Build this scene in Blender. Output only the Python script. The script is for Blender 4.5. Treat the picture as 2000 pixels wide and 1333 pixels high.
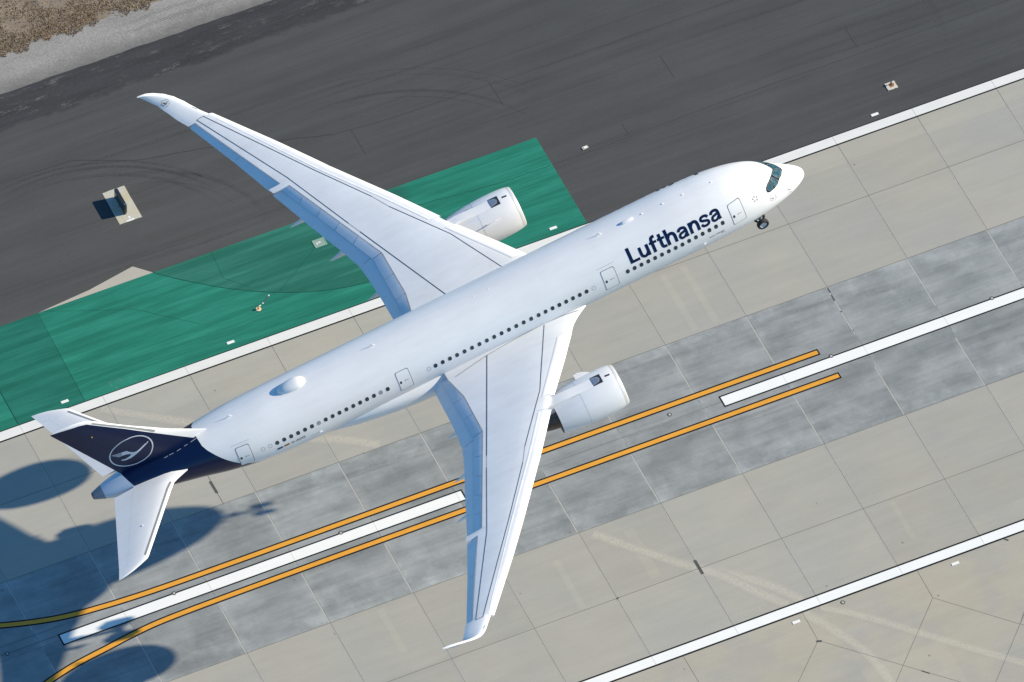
import bpy, bmesh, math, random
from mathutils import Vector, Matrix
from mathutils.geometry import delaunay_2d_cdt
R = math.radians
random.seed(7)
scn = bpy.context.scene
for o in list(bpy.data.objects): bpy.data.objects.remove(o)

# ------------------------------------------------------------------ camera
cd = bpy.data.cameras.new('camera'); cam = bpy.data.objects.new('camera', cd)
scn.collection.objects.link(cam); scn.camera = cam
CR = [[0.906819288798893, 0.3238729218433843, -0.2697871530649651], [-0.42136806076963135, 0.7136614318267419, -0.5595858451446433], [0.011301983255608217, 0.6211229276235369, 0.783631657065267]]
cam.matrix_world = Matrix.Translation((-315.38798348, -584.56693611, 837.42527007)) @ Matrix(CR).to_4x4()
cd.sensor_fit = 'HORIZONTAL'; cd.sensor_width = 36.0; cd.lens = 24444.22 / 2000 * 36.0
cd.clip_start = 50; cd.clip_end = 30000
# ------------------------------------------------------------------ sky and sun
SUN_AZ, SUN_EL = R(-9.03), R(29.6)
w = bpy.data.worlds.new("World"); scn.world = w; w.use_nodes = True
nt = w.node_tree; nt.nodes.clear()
sky = nt.nodes.new('ShaderNodeTexSky'); sky.sky_type = 'NISHITA'; sky.sun_disc = False
sky.sun_elevation = SUN_EL; sky.sun_rotation = R(90) - SUN_AZ
sky.air_density = 1.0; sky.dust_density = 0.3; sky.ozone_density = 2.0
bg = nt.nodes.new('ShaderNodeBackground'); bg.inputs['Strength'].default_value = 0.085
ow = nt.nodes.new('ShaderNodeOutputWorld')
tint = nt.nodes.new('ShaderNodeMix'); tint.data_type = 'RGBA'; tint.blend_type = 'MULTIPLY'; tint.inputs[0].default_value = 1
tint.inputs[7].default_value = (.46, .86, 1.10, 1)         # the photograph's daylight white balance leaves the open sky this blue
nt.links.new(sky.outputs[0], tint.inputs[6]); nt.links.new(tint.outputs[2], bg.inputs[0]); nt.links.new(bg.outputs[0], ow.inputs[0])
sd = bpy.data.lights.new('sun', 'SUN'); sun = bpy.data.objects.new('sun', sd); scn.collection.objects.link(sun)
sd.energy = 4.1; sd.angle = R(0.53); sd.color = (1.0, 0.875, 0.67)
sv = Vector((math.cos(SUN_EL) * math.cos(SUN_AZ), math.cos(SUN_EL) * math.sin(SUN_AZ), math.sin(SUN_EL)))
sun.rotation_euler = sv.to_track_quat('Z', 'Y').to_euler(); sun.location = (60, -10, 120)
scn.view_settings.view_transform = 'Standard'; scn.view_settings.look = 'None'
scn.view_settings.exposure = 0.85; scn.view_settings.gamma = 1.0
try: scn.view_settings.use_curve_mapping = False
except Exception: pass

# ------------------------------------------------------------------ object helpers
def tag(o, label=None, cat=None, group=None, kind=None):
    if label: o['label'] = label
    if cat: o['category'] = cat
    if group: o['group'] = group
    if kind: o['kind'] = kind
    return o
def empty(name, loc=(0, 0, 0)):
    o = bpy.data.objects.new(name, None); scn.collection.objects.link(o); o.location = loc
    o.empty_display_size = .5
    return o
def mesh(name, vs, fs, mats, parent=None, smooth=None, fm=None, attrs=None, fix=False):
    me = bpy.data.meshes.new(name); me.from_pydata([tuple(v) for v in vs], [], fs); me.update()
    if not isinstance(mats, (list, tuple)): mats = [mats]
    for m in mats: me.materials.append(m)
    if fm: me.polygons.foreach_set('material_index', fm)
    if attrs:
        for k, v in attrs.items():
            a = me.attributes.new(k, 'FLOAT', 'POINT'); a.data.foreach_set('value', v)
    if fix:
        bm = bmesh.new(); bm.from_mesh(me); bmesh.ops.recalc_face_normals(bm, faces=bm.faces); bm.to_mesh(me); bm.free()
    if smooth is not None:
        me.shade_smooth(); me.set_sharp_from_angle(angle=R(smooth))
    o = bpy.data.objects.new(name, me); scn.collection.objects.link(o)
    if parent: o.parent = parent
    return o
def join(parts):
    V, F = [], []
    for v, f in parts:
        n = len(V); V += list(v); F += [[i + n for i in q] for q in f]
    return V, F
def grid(rows, closed=False, cap=False):
    n = len(rows[0]); V = [p for r in rows for p in r]; F = []
    for i in range(len(rows) - 1):
        for j in range(n if closed else n - 1):
            k = (j + 1) % n
            F.append([i * n + j, i * n + k, (i + 1) * n + k, (i + 1) * n + j])
    if cap:
        F.append(list(range(n))[::-1]); F.append([(len(rows) - 1) * n + j for j in range(n)])
    return V, F
def box(c, s, rot=None):
    V = []
    for dx in (-.5, .5):
        for dy in (-.5, .5):
            for dz in (-.5, .5):
                p = Vector((dx * s[0], dy * s[1], dz * s[2]))
                if rot is not None: p = rot @ p
                V.append(p + Vector(c))
    return V, [[0, 1, 3, 2], [4, 6, 7, 5], [0, 4, 5, 1], [2, 3, 7, 6], [0, 2, 6, 4], [1, 5, 7, 3]]
def tube(a, b, ra, rb=None, n=14):
    a, b = Vector(a), Vector(b); rb = ra if rb is None else rb
    d = (b - a).normalized(); u = d.orthogonal().normalized(); v = d.cross(u)
    rows = [[p + (u * math.cos(t) + v * math.sin(t)) * r for t in [2 * math.pi * k / n for k in range(n)]] for p, r in ((a, ra), (b, rb))]
    return grid(rows, True, True)
def revolve(prof, origin, axis='x', n=48, closed_prof=False):
    rows = []
    for (t, r) in prof:
        row = []
        for k in range(n):
            a = 2 * math.pi * k / n; c, s = r * math.cos(a), r * math.sin(a)
            d = {'x': (t, c, s), 'y': (c, t, s), 'z': (c, s, t)}[axis]
            row.append(Vector(origin) + Vector(d))
        rows.append(row)
    if closed_prof: rows.append(rows[0])
    return grid(rows, True)
def lerp(x, xs, ys):
    if xs[0] > xs[-1]: xs, ys = xs[::-1], ys[::-1]
    if x <= xs[0]: return ys[0]
    for i in range(1, len(xs)):
        if x <= xs[i]:
            t = (x - xs[i - 1]) / (xs[i] - xs[i - 1]); return ys[i - 1] + t * (ys[i] - ys[i - 1])
    return ys[-1]
class Pchip:
    def __init__(s, xs, ys):
        if xs[0] > xs[-1]: xs, ys = xs[::-1], ys[::-1]
        s.x, s.y = xs, ys; h = [xs[i + 1] - xs[i] for i in range(len(xs) - 1)]
        d = [(ys[i + 1] - ys[i]) / h[i] for i in range(len(h))]; m = [d[0]] + [0] * (len(xs) - 2) + [d[-1]]
        for i in range(1, len(xs) - 1):
            if d[i - 1] * d[i] > 0:
                a, b = 2 * h[i] + h[i - 1], h[i] + 2 * h[i - 1]; m[i] = (a + b) / (a / d[i - 1] + b / d[i])
        s.h, s.m = h, m
    def __call__(s, x):
        import bisect
        i = min(max(bisect.bisect_right(s.x, x) - 1, 0), len(s.h) - 1); h = s.h[i]; t = (x - s.x[i]) / h
        t = min(max(t, 0), 1)
        return (2*t**3-3*t**2+1)*s.y[i]+(t**3-2*t**2+t)*h*s.m[i]+(-2*t**3+3*t**2)*s.y[i+1]+(t**3-t**2)*h*s.m[i+1]

# ------------------------------------------------------------------ materials
def new_mat(name):
    m = bpy.data.materials.new(name); m.use_nodes = True; n = m.node_tree
    return m, n, n.nodes['Principled BSDF']
def N(n, t, **k):
    x = n.nodes.new(t)
    for a, b in k.items():
        if a.startswith('i_'): x.inputs[int(a[2:]) if a[2:].isdigit() else a[2:]].default_value = b
        else: setattr(x, a, b)
    return x
def noise(n, vec, scale, detail=4, rough=.55, sc=(1, 1, 1), loc=(0, 0, 0)):
    mp = N(n, 'ShaderNodeMapping'); mp.inputs['Scale'].default_value = sc; mp.inputs['Location'].default_value = loc
    n.links.new(vec, mp.inputs[0]); t = N(n, 'ShaderNodeTexNoise'); t.inputs['Scale'].default_value = scale
    t.inputs['Detail'].default_value = detail; t.inputs['Roughness'].default_value = rough
    n.links.new(mp.outputs[0], t.inputs['Vector']); return t.outputs[0]
def rng(n, v, a, b, c=0., d=1.):
    m = N(n, 'ShaderNodeMapRange'); n.links.new(v, m.inputs[0])
    for i, x in zip((1, 2, 3, 4), (a, b, c, d)): m.inputs[i].default_value = x
    return m.outputs[0]
def mathn(n, op, a, b=None, clamp=False):
    m = N(n, 'ShaderNodeMath', operation=op); m.use_clamp = clamp
    for i, x in ((0, a), (1, b)):
        if x is None: continue
        if isinstance(x, (int, float)): m.inputs[i].default_value = x
        else: n.links.new(x, m.inputs[i])
    return m.outputs[0]
def mix(n, f, a, b, mode='MIX'):
    m = N(n, 'ShaderNodeMix', data_type='RGBA', blend_type=mode)
    if isinstance(f, (int, float)): m.inputs[0].default_value = f
    else: n.links.new(f, m.inputs[0])
    for i, x in ((6, a), (7, b)):
        if isinstance(x, (tuple, list)): m.inputs[i].default_value = (*x, 1) if len(x) == 3 else x
        else: n.links.new(x, m.inputs[i])
    return m.outputs[2]
def geo(n): return N(n, 'ShaderNodeNewGeometry').outputs['Position']
def objc(n): return N(n, 'ShaderNodeTexCoord').outputs['Object']
def simple(name, col, rough=.5, metal=0, var=.0, scale=3, spec=None, coat=0):
    m, n, b = new_mat(name); b.inputs['Roughness'].default_value = rough; b.inputs['Metallic'].default_value = metal
    if spec is not None: b.inputs['Specular IOR Level'].default_value = spec
    if coat: b.inputs['Coat Weight'].default_value = coat; b.inputs['Coat Roughness'].default_value = .06
    v = noise(n, objc(n), scale, 4); f = rng(n, v, .3, .7, 1 - var, 1 + var)
    c = mix(n, 1.0, col, (1, 1, 1), 'MULTIPLY')
    hs = N(n, 'ShaderNodeHueSaturation'); n.links.new(c, hs.inputs['Color']); n.links.new(f, hs.inputs['Value'])
    n.links.new(hs.outputs[0], b.inputs['Base Color']); return m

WHITE = (.81, .81, .81)
def white_mat(name='white_aircraft_paint', col=WHITE, var=.025):
    m, n, b = new_mat(name)
    p = objc(n)
    a = noise(n, p, 1.6, 5, .6, (.18, 1, 1)); c = noise(n, p, .35, 3, .5); k = noise(n, p, 3.0, 5, .7, (.12, 1, 1), (3, 8, 1))
    f = mathn(n, 'ADD', rng(n, a, .3, .7, -var, var), rng(n, c, .3, .7, 1 - var, 1 + var)); f = mathn(n, 'ADD', f, rng(n, k, .55, .75, 0, -.05))
    hs = N(n, 'ShaderNodeHueSaturation'); hs.inputs['Color'].default_value = (*col, 1); n.links.new(f, hs.inputs['Value'])
    n.links.new(hs.outputs[0], b.inputs['Base Color'])
    b.inputs['Roughness'].default_value = .32; b.inputs['Specular IOR Level'].default_value = .35
    return m, n, b, hs.outputs[0]
M_WHITE = white_mat()[0]
M_WING = white_mat('pale_grey_wing_paint', (.77, .785, .80), .035)[0]
M_FLAP = white_mat('pale_flap_paint', (.74, .77, .80), .03)[0]
NAVY = (.003, .011, .048)
M_NAVY = simple('navy_tail_paint', NAVY, .2, 0, .05, 1, .5)
M_TEXT = simple('dark_blue_lettering_paint', (.002, .011, .052), .35, spec=.25)
M_BLACKPT = simple('black_lettering_paint', (.02, .02, .025), .5)
M_GREYLN = simple('grey_seam_sealant', (.20, .21, .23), .6)
M_DKLN = simple('dark_seam_sealant', (.035, .04, .045), .6)
M_LTLN = simple('pale_grey_seam', (.46, .49, .53), .6)
M_WIN = simple('cabin_window_glass', (.032, .045, .052), .15, 0, .35, 2.1, .4)
M_SHADE = simple('window_blind_grey', (.30, .32, .35), .4)
M_COCK = simple('cockpit_glass', (.030, .085, .115), .5, 0, .7, 2.6, .04)
M_COCKF = simple('cockpit_mask_black', (.008, .014, .02), .6, spec=.08)
M_METAL = simple('bare_metal', (.55, .56, .58), .35, .8, .08)
M_LIP = simple('polished_intake_lip', (.70, .69, .68), .4, .35, .03)
M_DKMETAL = simple('burnt_exhaust_metal', (.10, .085, .08), .45, .6, .3, 2)
M_APU = simple('grey_exhaust_cone_metal', (.25, .27, .30), .4, .5, .1)
M_TYRE = simple('black_tyre_rubber', (.015, .016, .018), .75, 0, .2)
M_RIM = simple('silver_wheel_rim', (.62, .63, .65), .35, .5, .05)
M_GEAR = simple('gear_leg_paint', (.30, .31, .32), .4, .1, .2)
M_DARK = simple('dark_recess', (.018, .03, .045), .6)
M_RED = simple('red_flag_paint', (.35, .03, .02), .4)
M_GOLD = simple('gold_flag_paint', (.75, .35, .05), .4)
M_EUBLUE = simple('blue_flag_paint', (.01, .03, .16), .4)
M_SILVER = white_mat('silver_grey_tailcone_paint', (.50, .58, .68), .03)[0]

# ------------------------------------------------------------------ ground
L, W = 7.665, 7.62
def ground_mat(name, build, rough=.9, bump=.0):
    m, n, b = new_mat(name); p = geo(n); c = build(n, p)
    n.links.new(c, b.inputs['Base Color']); b.inputs['Roughness'].default_value = rough
    b.inputs['Specular IOR Level'].default_value = .15
    return m
def scl(n, c, f):
    h = N(n, 'ShaderNodeHueSaturation'); n.links.new(c, h.inputs['Color'])
    n.links.new(f, h.inputs['Value']); return h.outputs[0]
def white_cell(n, p, sx, sy, ox=0, oy=0):
    sp = N(n, 'ShaderNodeSeparateXYZ'); n.links.new(p, sp.inputs[0])
    a = mathn(n, 'FLOOR', mathn(n, 'DIVIDE', mathn(n, 'ADD', sp.outputs[0], ox), sx))
    c = mathn(n, 'FLOOR', mathn(n, 'DIVIDE', mathn(n, 'ADD', sp.outputs[1], oy), sy))
    cb = N(n, 'ShaderNodeCombineXYZ'); n.links.new(a, cb.inputs[0]); n.links.new(c, cb.inputs[1])
    wn = N(n, 'ShaderNodeTexWhiteNoise', noise_dimensions='3D'); n.links.new(cb.outputs[0], wn.inputs[0])
    return wn.outputs[0], sp, cb.outputs[0]
def b_concrete(n, p):
    cell, sp, cid = white_cell(n, p, L, W)
    X, Y = sp.outputs[0], sp.outputs[1]
    fine = noise(n, p, 9, 4, .7); med = noise(n, p, .55, 5, .6, (.35, 1, 1)); st = noise(n, p, 1.4, 4, .6, (.08, 1.2, 1)); big = noise(n, p, .09, 3)
    tan = mix(n, rng(n, big, .35, .65), (.338, .324, .283), (.314, .311, .289))
    v = mathn(n, 'ADD', rng(n, fine, .25, .75, -.06, .06), rng(n, med, .3, .7, -.035, .035))
    v = mathn(n, 'ADD', v, rng(n, st, .3, .7, -.03, .03)); v = mathn(n, 'ADD', v, rng(n, cell, 0, 1, .965, 1.035))
    v = mathn(n, 'ADD', v, rng(n, noise(n, p, 26, 2, .8), .3, .7, -.03, .03)); v = mathn(n, 'ADD', v, rng(n, noise(n, p, 3.0, 6, .75, (.5, 1, 1), (6, 6, 0)), .6, .75, 0, -.07))
    tan = scl(n, tan, v)
    # narrow half-slab tone steps seen beside the edge stripes
    # slightly warmer, lighter shoulder slabs below the lower stripe
    low = rng(n, Y, -22.6, -22.2, 1, 0); low = mathn(n, 'MULTIPLY', low, rng(n, noise(n, p, .22, 5, .6, (1, 1, 1), (3, 1, 0)), .38, .6, .2, 1.5))
    tan = mix(n, low, tan, mix(n, 1.0, tan, (1.10, 1.06, .99), 'MULTIPLY'))
    # grey rubber-darkened centre lane, two slabs wide, patchy from cleaning
    off = N(n, 'ShaderNodeVectorMath', operation='SCALE'); n.links.new(cid, off.inputs[0]); off.inputs['Scale'].default_value = 13.7
    pa = N(n, 'ShaderNodeVectorMath', operation='ADD'); n.links.new(p, pa.inputs[0]); n.links.new(off.outputs[0], pa.inputs[1])
    bl = noise(n, pa.outputs[0], .42, 5, .5, (.45, 1.0, 1)); str1 = noise(n, p, 1.0, 5, .65, (.055, 1.5, 1)); str2 = noise(n, p, 2.2, 3, .6, (.10, 1.3, 1), (5, 3, 0))
    fine2 = noise(n, p, 6, 5, .75, (.6, 1, 1))
    pt = noise(n, pa.outputs[0], .8, 2, .4, (.8, .55, 1), (40, 2, 0)); pt2 = noise(n, pa.outputs[0], 1.5, 3, .5, (.7, .8, 1), (4, 22, 0))
    g = mathn(n, 'ADD', rng(n, bl, .38, .60, -.09, .08), rng(n, str1, .3, .72, .08, -.11))
    rim = rng(n, mathn(n, 'ABSOLUTE', Y), 3.5, 7.6, .35, 1.0)
    g = mathn(n, 'ADD', g, mathn(n, 'MULTIPLY', rng(n, pt, .55, .61, 0, .11), rim)); g = mathn(n, 'ADD', g, mathn(n, 'MULTIPLY', rng(n, pt2, .57, .61, 0, .10), rim))
    g = mathn(n, 'ADD', g, rng(n, pt2, .35, .41, -.06, 0))
    sk = noise(n, p, 1.7, 5, .7, (.03, 2.0, 1), (17, 3, 0)); g = mathn(n, 'ADD', g, rng(n, sk, .57, .70, 0, -.16)); g = mathn(n, 'ADD', g, rng(n, noise(n, p, 14, 3, .8), .3, .7, -.05, .05))
    g = mathn(n, 'ADD', g, rng(n, str2, .35, .7, .03, -.05)); g = mathn(n, 'ADD', g, rng(n, fine2, .3, .7, -.05, .05))
    g = mathn(n, 'ADD', g, rng(n, cell, 0, 1, .93, 1.10))
    fx = mathn(n, 'ABSOLUTE', mathn(n, 'SUBTRACT', mathn(n, 'FRACT', mathn(n, 'ADD', mathn(n, 'DIVIDE', X, L), 200.5)), .5))
    halo = mathn(n, 'MULTIPLY', rng(n, fx, .004, .085, 1, 0), rng(n, noise(n, p, .9, 4, .6, (.9, .7, 1), (2, 33, 0)), .40, .62, 0, .17))
    rimh = mathn(n, 'MULTIPLY', rng(n, mathn(n, 'ABSOLUTE', Y), 5.9, 7.6, 0, 1), rng(n, noise(n, p, .7, 4, .6, (.7, .9, 1), (12, 3, 0)), .42, .62, 0, .16))
    g = mathn(n, 'ADD', g, mathn(n, 'ADD', halo, rimh))
    grey = scl(n, mix(n, rng(n, bl, .3, .7), (.212, .230, .235), (.262, .275, .278)), g)
    # ragged rim of paler cleaning marks
    yb = mathn(n, 'ABSOLUTE', Y)
    inside = rng(n, yb, 7.60, 7.64, 1, 0)
    base = mix(n, inside, tan, grey)
    # rust dots / stains
    vo = N(n, 'ShaderNodeTexVoronoi'); vo.inputs['Scale'].default_value = .33; n.links.new(p, vo.inputs['Vector'])
    dot = rng(n, vo.outputs['Distance'], .025, .04, .55, 0)
    return mix(n, dot, base, (.10, .085, .075))
M_CONC = ground_mat('concrete_slabs', b_concrete, .85)
def b_asphalt(n, p):
    f = noise(n, p, 14, 4, .8); m = noise(n, p, .5, 5, .6, (.4, 1, 1)); s = noise(n, p, .9, 6, .62, (.03, 1.0, 1)); s2 = noise(n, p, .28, 4, .55, (.06, 1.0, 1), (3, 9, 0)); big = noise(n, p, .05, 2)
    v = mathn(n, 'ADD', rng(n, f, .25, .75, -.16, .16), rng(n, m, .3, .7, -.05, .05))
    s3 = noise(n, p, 2.2, 5, .7, (.022, 1.3, 1), (8, 4, 0)); s4 = noise(n, p, 1.1, 3, .6, (.04, 1.8, 1), (28, 14, 0))
    v = mathn(n, 'ADD', v, rng(n, s, .35, .72, .06, -.11)); v = mathn(n, 'ADD', v, rng(n, s2, .4, .7, .97, .86))
    v = mathn(n, 'ADD', v, rng(n, s3, .56, .72, 0, -.13)); v = mathn(n, 'ADD', v, rng(n, s4, .58, .68, 0, -.09)); v = mathn(n, 'ADD', v, rng(n, noise(n, p, 4.5, 4, .8), .3, .7, -.05, .05))
    sp = N(n, 'ShaderNodeSeparateXYZ'); n.links.new(p, sp.outputs and sp.inputs[0])
    c = mix(n, rng(n, big, .35, .65), (.068, .071, .073), (.075, .077, .078))
    c = scl(n, c, v)
    # older darker strip next to the gravel, with pale scuffs of loose grit
    edge = mathn(n, 'ADD', sp.outputs[1], rng(n, noise(n, p, .45, 4), .2, .8, -.5, .5))
    old = rng(n, edge, 52.6, 52.95, 0, 1)
    nb = noise(n, p, 1.3, 8, .85, (.22, 1, 1), (11, 2, 0))
    oc = scl(n, mix(n, 0.0, (.040, .041, .045), (1, 1, 1)), mathn(n, 'ADD', rng(n, noise(n, p, 7, 5, .8, (.5, 1, 1)), .25, .75, -.3, .3), rng(n, noise(n, p, .8, 5, .75, (.12, 1.4, 1)), .3, .7, .8, 1.35)))
    oc = mix(n, rng(n, nb, .56, .72, 0, .8), oc, (.25, .235, .225))
    c = mix(n, old, c, oc)
    return c
M_ASPH = ground_mat('dark_asphalt', b_asphalt, .88)
def b_green(n, p):
    f = noise(n, p, 10, 4, .7); s = noise(n, p, 1.3, 6, .65, (.07, 1.2, 1)); m = noise(n, p, .35, 4, .6, (.5, 1, 1)); s2 = noise(n, p, 3.2, 4, .7, (.05, 1.4, 1), (7, 7, 0))
    sp = N(n, 'ShaderNodeSeparateXYZ'); n.links.new(p, sp.inputs[0])
    v = mathn(n, 'ADD', rng(n, f, .25, .75, -.10, .10), rng(n, s, .3, .72, -.15, .13))
    v = mathn(n, 'ADD', v, rng(n, m, .3, .7, -.06, .06)); v = mathn(n, 'ADD', v, rng(n, s2, .35, .7, .94, 1.05))
    c = mix(n, rng(n, s, .42, .72), (.013, .155, .108), (.024, .200, .145))
    # the bay beyond the joint is an older, duller coat
    dull = mathn(n, 'MULTIPLY', rng(n, sp.outputs[0], -62.85, -62.75, 1, 0), rng(n, sp.outputs[0], -69.1, -69.0, 0, 1))
    c = mix(n, dull, c, mix(n, 1.0, c, (.85, .80, .84), 'MULTIPLY'))
    # above the curved seam the coat lies on asphalt and reads greyer
    dx = mathn(n, 'ADD', sp.outputs[0], 34.0)
    yc = mathn(n, 'ADD', mathn(n, 'MULTIPLY', mathn(n, 'MULTIPLY', dx, dx), .0268), 24.3)
    up = rng(n, mathn(n, 'SUBTRACT', sp.outputs[1], yc), -.02, .02, 0, 1)
    up = mathn(n, 'MULTIPLY', up, mathn(n, 'MULTIPLY', rng(n, sp.outputs[0], -51.95, -51.85, 0, 1), rng(n, sp.outputs[0], -29, -28, 1, 0)))
    c = mix(n, up, c, mix(n, 1.0, c, (1.25, .80, .84), 'MULTIPLY'))
    # worn through spots
    wv = noise(n, p, 1.6, 6, .7, (1, 1, 1), (31, 5, 0))
    spot = mathn(n, 'MULTIPLY', rng(n, wv, .56, .64, 0, .8), mathn(n, 'MULTIPLY', rng(n, mathn(n, 'ABSOLUTE', mathn(n, 'ADD', sp.outputs[0], 59.2)), .9, 1.6, 1, 0), rng(n, sp.outputs[1], 22.9, 23.8, 1, 0)))
    c = mix(n, spot, c, (.16, .24, .22))
    return scl(n, c, v)
M_GREEN = ground_mat('green_painted_pavement', b_green, .8)
def b_gravel(n, p):
    f = noise(n, p, 5, 6, .85); g2 = noise(n, p, 16, 3, .8); m = noise(n, p, .5, 4, .6, (.4, 1, 1))
    c = mix(n, rng(n, m, .35, .65), (.225, .218, .208), (.275, .268, .258))
    v = mathn(n, 'ADD', rng(n, f, .3, .7, -.38, .38), rng(n, g2, .3, .7, .75, 1.25))
    c = scl(n, c, v)
    sp = N(n, 'ShaderNodeSeparateXYZ'); n.links.new(p, sp.inputs[0])
    wob = rng(n, noise(n, p, .3, 3), .2, .8, -.25, .25)
    yy = mathn(n, 'ADD', sp.outputs[1], wob)
    # tyre tread prints pressed in the gravel
    t1 = rng(n, mathn(n, 'ABSOLUTE', mathn(n, 'SUBTRACT', yy, 59.35)), .16, .24, 1, 0); t2 = rng(n, mathn(n, 'ABSOLUTE', mathn(n, 'SUBTRACT', yy, 58.35)), .16, .24, 1, 0)
    ch = mathn(n, 'SINE', mathn(n, 'MULTIPLY', mathn(n, 'ADD', sp.outputs[0], mathn(n, 'MULTIPLY', sp.outputs[1], .6)), 26.0))
    tr = mathn(n, 'MULTIPLY', mathn(n, 'ADD', t1, t2, True), rng(n, ch, -.2, .4, 0, 1))
    tr = mathn(n, 'MULTIPLY', tr, rng(n, mathn(n, 'ABSOLUTE', mathn(n, 'ADD', sp.outputs[0], 38.5)), 3.5, 6.5, .55, 0))
    c = mix(n, tr, c, (.10, .098, .095))
    # dark fines drifting onto it beside the asphalt
    e = rng(n, mathn(n, 'ADD', sp.outputs[1], rng(n, noise(n, p, 1.0, 5, .7), .2, .8, -.7, .7)), 56.3, 58.3, .85, 0)
    return mix(n, e, c, (.115, .112, .108))
M_GRAV = ground_mat('grey_gravel', b_gravel, .95)
def b_soil(n, p):
    f = noise(n, p, 4, 6, .8); m = noise(n, p, .9, 5, .7); g = noise(n, p, 2.0, 5, .7, (1, 1, 1), (9, 9, 9))
    c = mix(n, rng(n, m, .38, .62), (.25, .205, .155), (.18, .145, .11)); c = mix(n, rng(n, g, .55, .68), c, (.21, .21, .20))
    return scl(n, c, rng(n, f, .25, .75, .75, 1.25))
M_SOIL = ground_mat('dry_soil', b_soil, .95)
def paint_mat(name, col, worn=.06):
    def f(n, p):
        a = noise(n, p, 12, 5, .75); s = noise(n, p, 2.5, 4, .7, (.06, 2.2, 1)); c_ = noise(n, p, .6, 4)
        v = mathn(n, 'ADD', rng(n, a, .3, .7, -worn, worn * .6), rng(n, s, .3, .7, 1 - worn, 1 + worn * .5))
        v = mathn(n, 'ADD', v, rng(n, c_, .3, .7, -worn * .5, worn * .4))
        return scl(n, mix(n, 0.0, col, (1, 1, 1)), v)
    return ground_mat(name, f, .6)
M_PWHITE = paint_mat('white_marking_paint', (.74, .75, .74), .04)
M_PEDGE = paint_mat('weathered_white_marking_paint', (.66, .66, .64), .05)
M_PYEL = paint_mat('yellow_marking_paint', (.68, .315, .042), .09)
M_PBLK = paint_mat('black_marking_border_paint', (.012, .015, .017), .2)
M_JOINT = paint_mat('dark_joint_sealant', (.125, .122, .112), .25)
M_JLIGHT = paint_mat('pale_joint_edge', (.40, .40, .375), .1)
M_TAR = paint_mat('grey_patch_sealant', (.085, .088, .085), .15)
def b_pad(n, p):
    c = mix(n, rng(n, noise(n, p, .9, 4), .45, .68), (.45, .44, .38), (.46, .41, .29))
    return scl(n, c, rng(n, noise(n, p, 5, 4, .7), .3, .7, .9, 1.1))
M_PAD = ground_mat('pale_concrete_pad', b_pad, .85)

def structure(name, vs, fs, m, **k):
    o = mesh(name, vs, fs, m, **k); o['kind'] = 'structure'; return o
def rect(x0, x1, y0, y1, z, step=None):
    if not step: return [(x0, y0, z), (x1, y0, z), (x1, y1, z), (x0, y1, z)], [[0, 1, 2, 3]]
    nx = max(1, int((x1 - x0) / step)); V = []; F = []
    for i in range(nx + 1):
        x = x0 + (x1 - x0) * i / nx; V += [(x, y0, z), (x, y1, z)]
    for i in range(nx): F.append([2 * i, 2 * i + 2, 2 * i + 3, 2 * i + 1])
    return V, F
structure('ground', *rect(-6000, 6000, -6000, 6000, -.06), M_SOIL)
structure('gravel_verge', *rect(-1500, 1500, 55.5, 61.9, -.016, 50), M_GRAV)
def wavy(x0, x1, step, y0, base, amp, z, seed):
    rr = random.Random(seed); V, F = [], []; nx = int((x1 - x0) / step)
    for i in range(nx + 1):
        x = x0 + (x1 - x0) * i / nx
        V += [(x, y0, z), (x, base + amp * (math.sin(x * .9 + seed) + .6 * math.sin(x * 2.3) + rr.uniform(-.6, .6)), z)]
    for i in range(nx): F.append([2 * i, 2 * i + 2, 2 * i + 3, 2 * i + 1])
    return V, F
structure('asphalt_shoulder', *wavy(-400, 400, .4, 22.2, 56.5, .03, -.008, 3), M_ASPH)
structure('runway', *rect(-1500, 1500, -60, 22.45, 0, 50), M_CONC)
structure('green_pavement', *join([rect(-130, -15.72, 22.5, 32.95, .004, 20)]), M_GREEN)
structure('bare_concrete_wedge', [(-62.7, 32.955, .004), (-51.95, 32.955, .004), (-53.28, 34.28, .004), (-57.7, 33.45, .004)], [[0, 1, 2, 3]], ground_mat('pale_concrete_wedge', lambda n, p: mix(n, 1.0, b_concrete(n, p), (1.18, 1.14, 1.10), 'MULTIPLY')))

# markings ---------------------------------------------------------
def line_strip(pts, w, z):
    V, F = [], []; n = len(pts)
    for i, p in enumerate(pts):
        a = Vector(pts[max(i - 1, 0)]); b = Vector(pts[min(i + 1, n - 1)]); d = (b - a).normalized(); q = Vector((-d.y, d.x))
        p = Vector(p); V += [(*(p - q * w / 2), z), (*(p + q * w / 2), z)]
    for i in range(n - 1): F.append([2 * i, 2 * i + 2, 2 * i + 3, 2 * i + 1])
    return V, F
structure('runway_edge_line', *join([rect(-1500, 1500, 21.52, 22.42, .008, 50)]), M_PEDGE)
structure('runway_edge_line_border', *join([rect(-1500, 1500, 21.37, 21.52, .008, 50), rect(-1500, 1500, 22.42, 22.51, .008, 50)]), M_PBLK)
structure('runway_edge_line', *rect(-1500, 1500, -22.88, -21.98, .008, 50), M_PWHITE)
structure('runway_edge_line_border', *join([rect(-1500, 1500, -21.98, -21.82, .008, 50), rect(-1500, 1500, -23.05, -22.88, .008, 50)]), M_PBLK)
segs = [(-13.5 + 61.36 * k, -13.5 + 61.36 * k + 37.0) for k in range(-4, 6)]
structure('runway_centre_line', *join([rect(a, b, -.42, .56, .008) for a, b in segs]), M_PWHITE)
structure('runway_centre_line_border', *join([s for a, b in segs for s in (rect(a - .14, b + .14, -.56, -.42, .008), rect(a - .14, b + .14, .56, .70, .008), rect(a - .14, a, -.42, .56, .008), rect(b, b + .14, -.42, .56, .008))]), M_PBLK)
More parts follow.
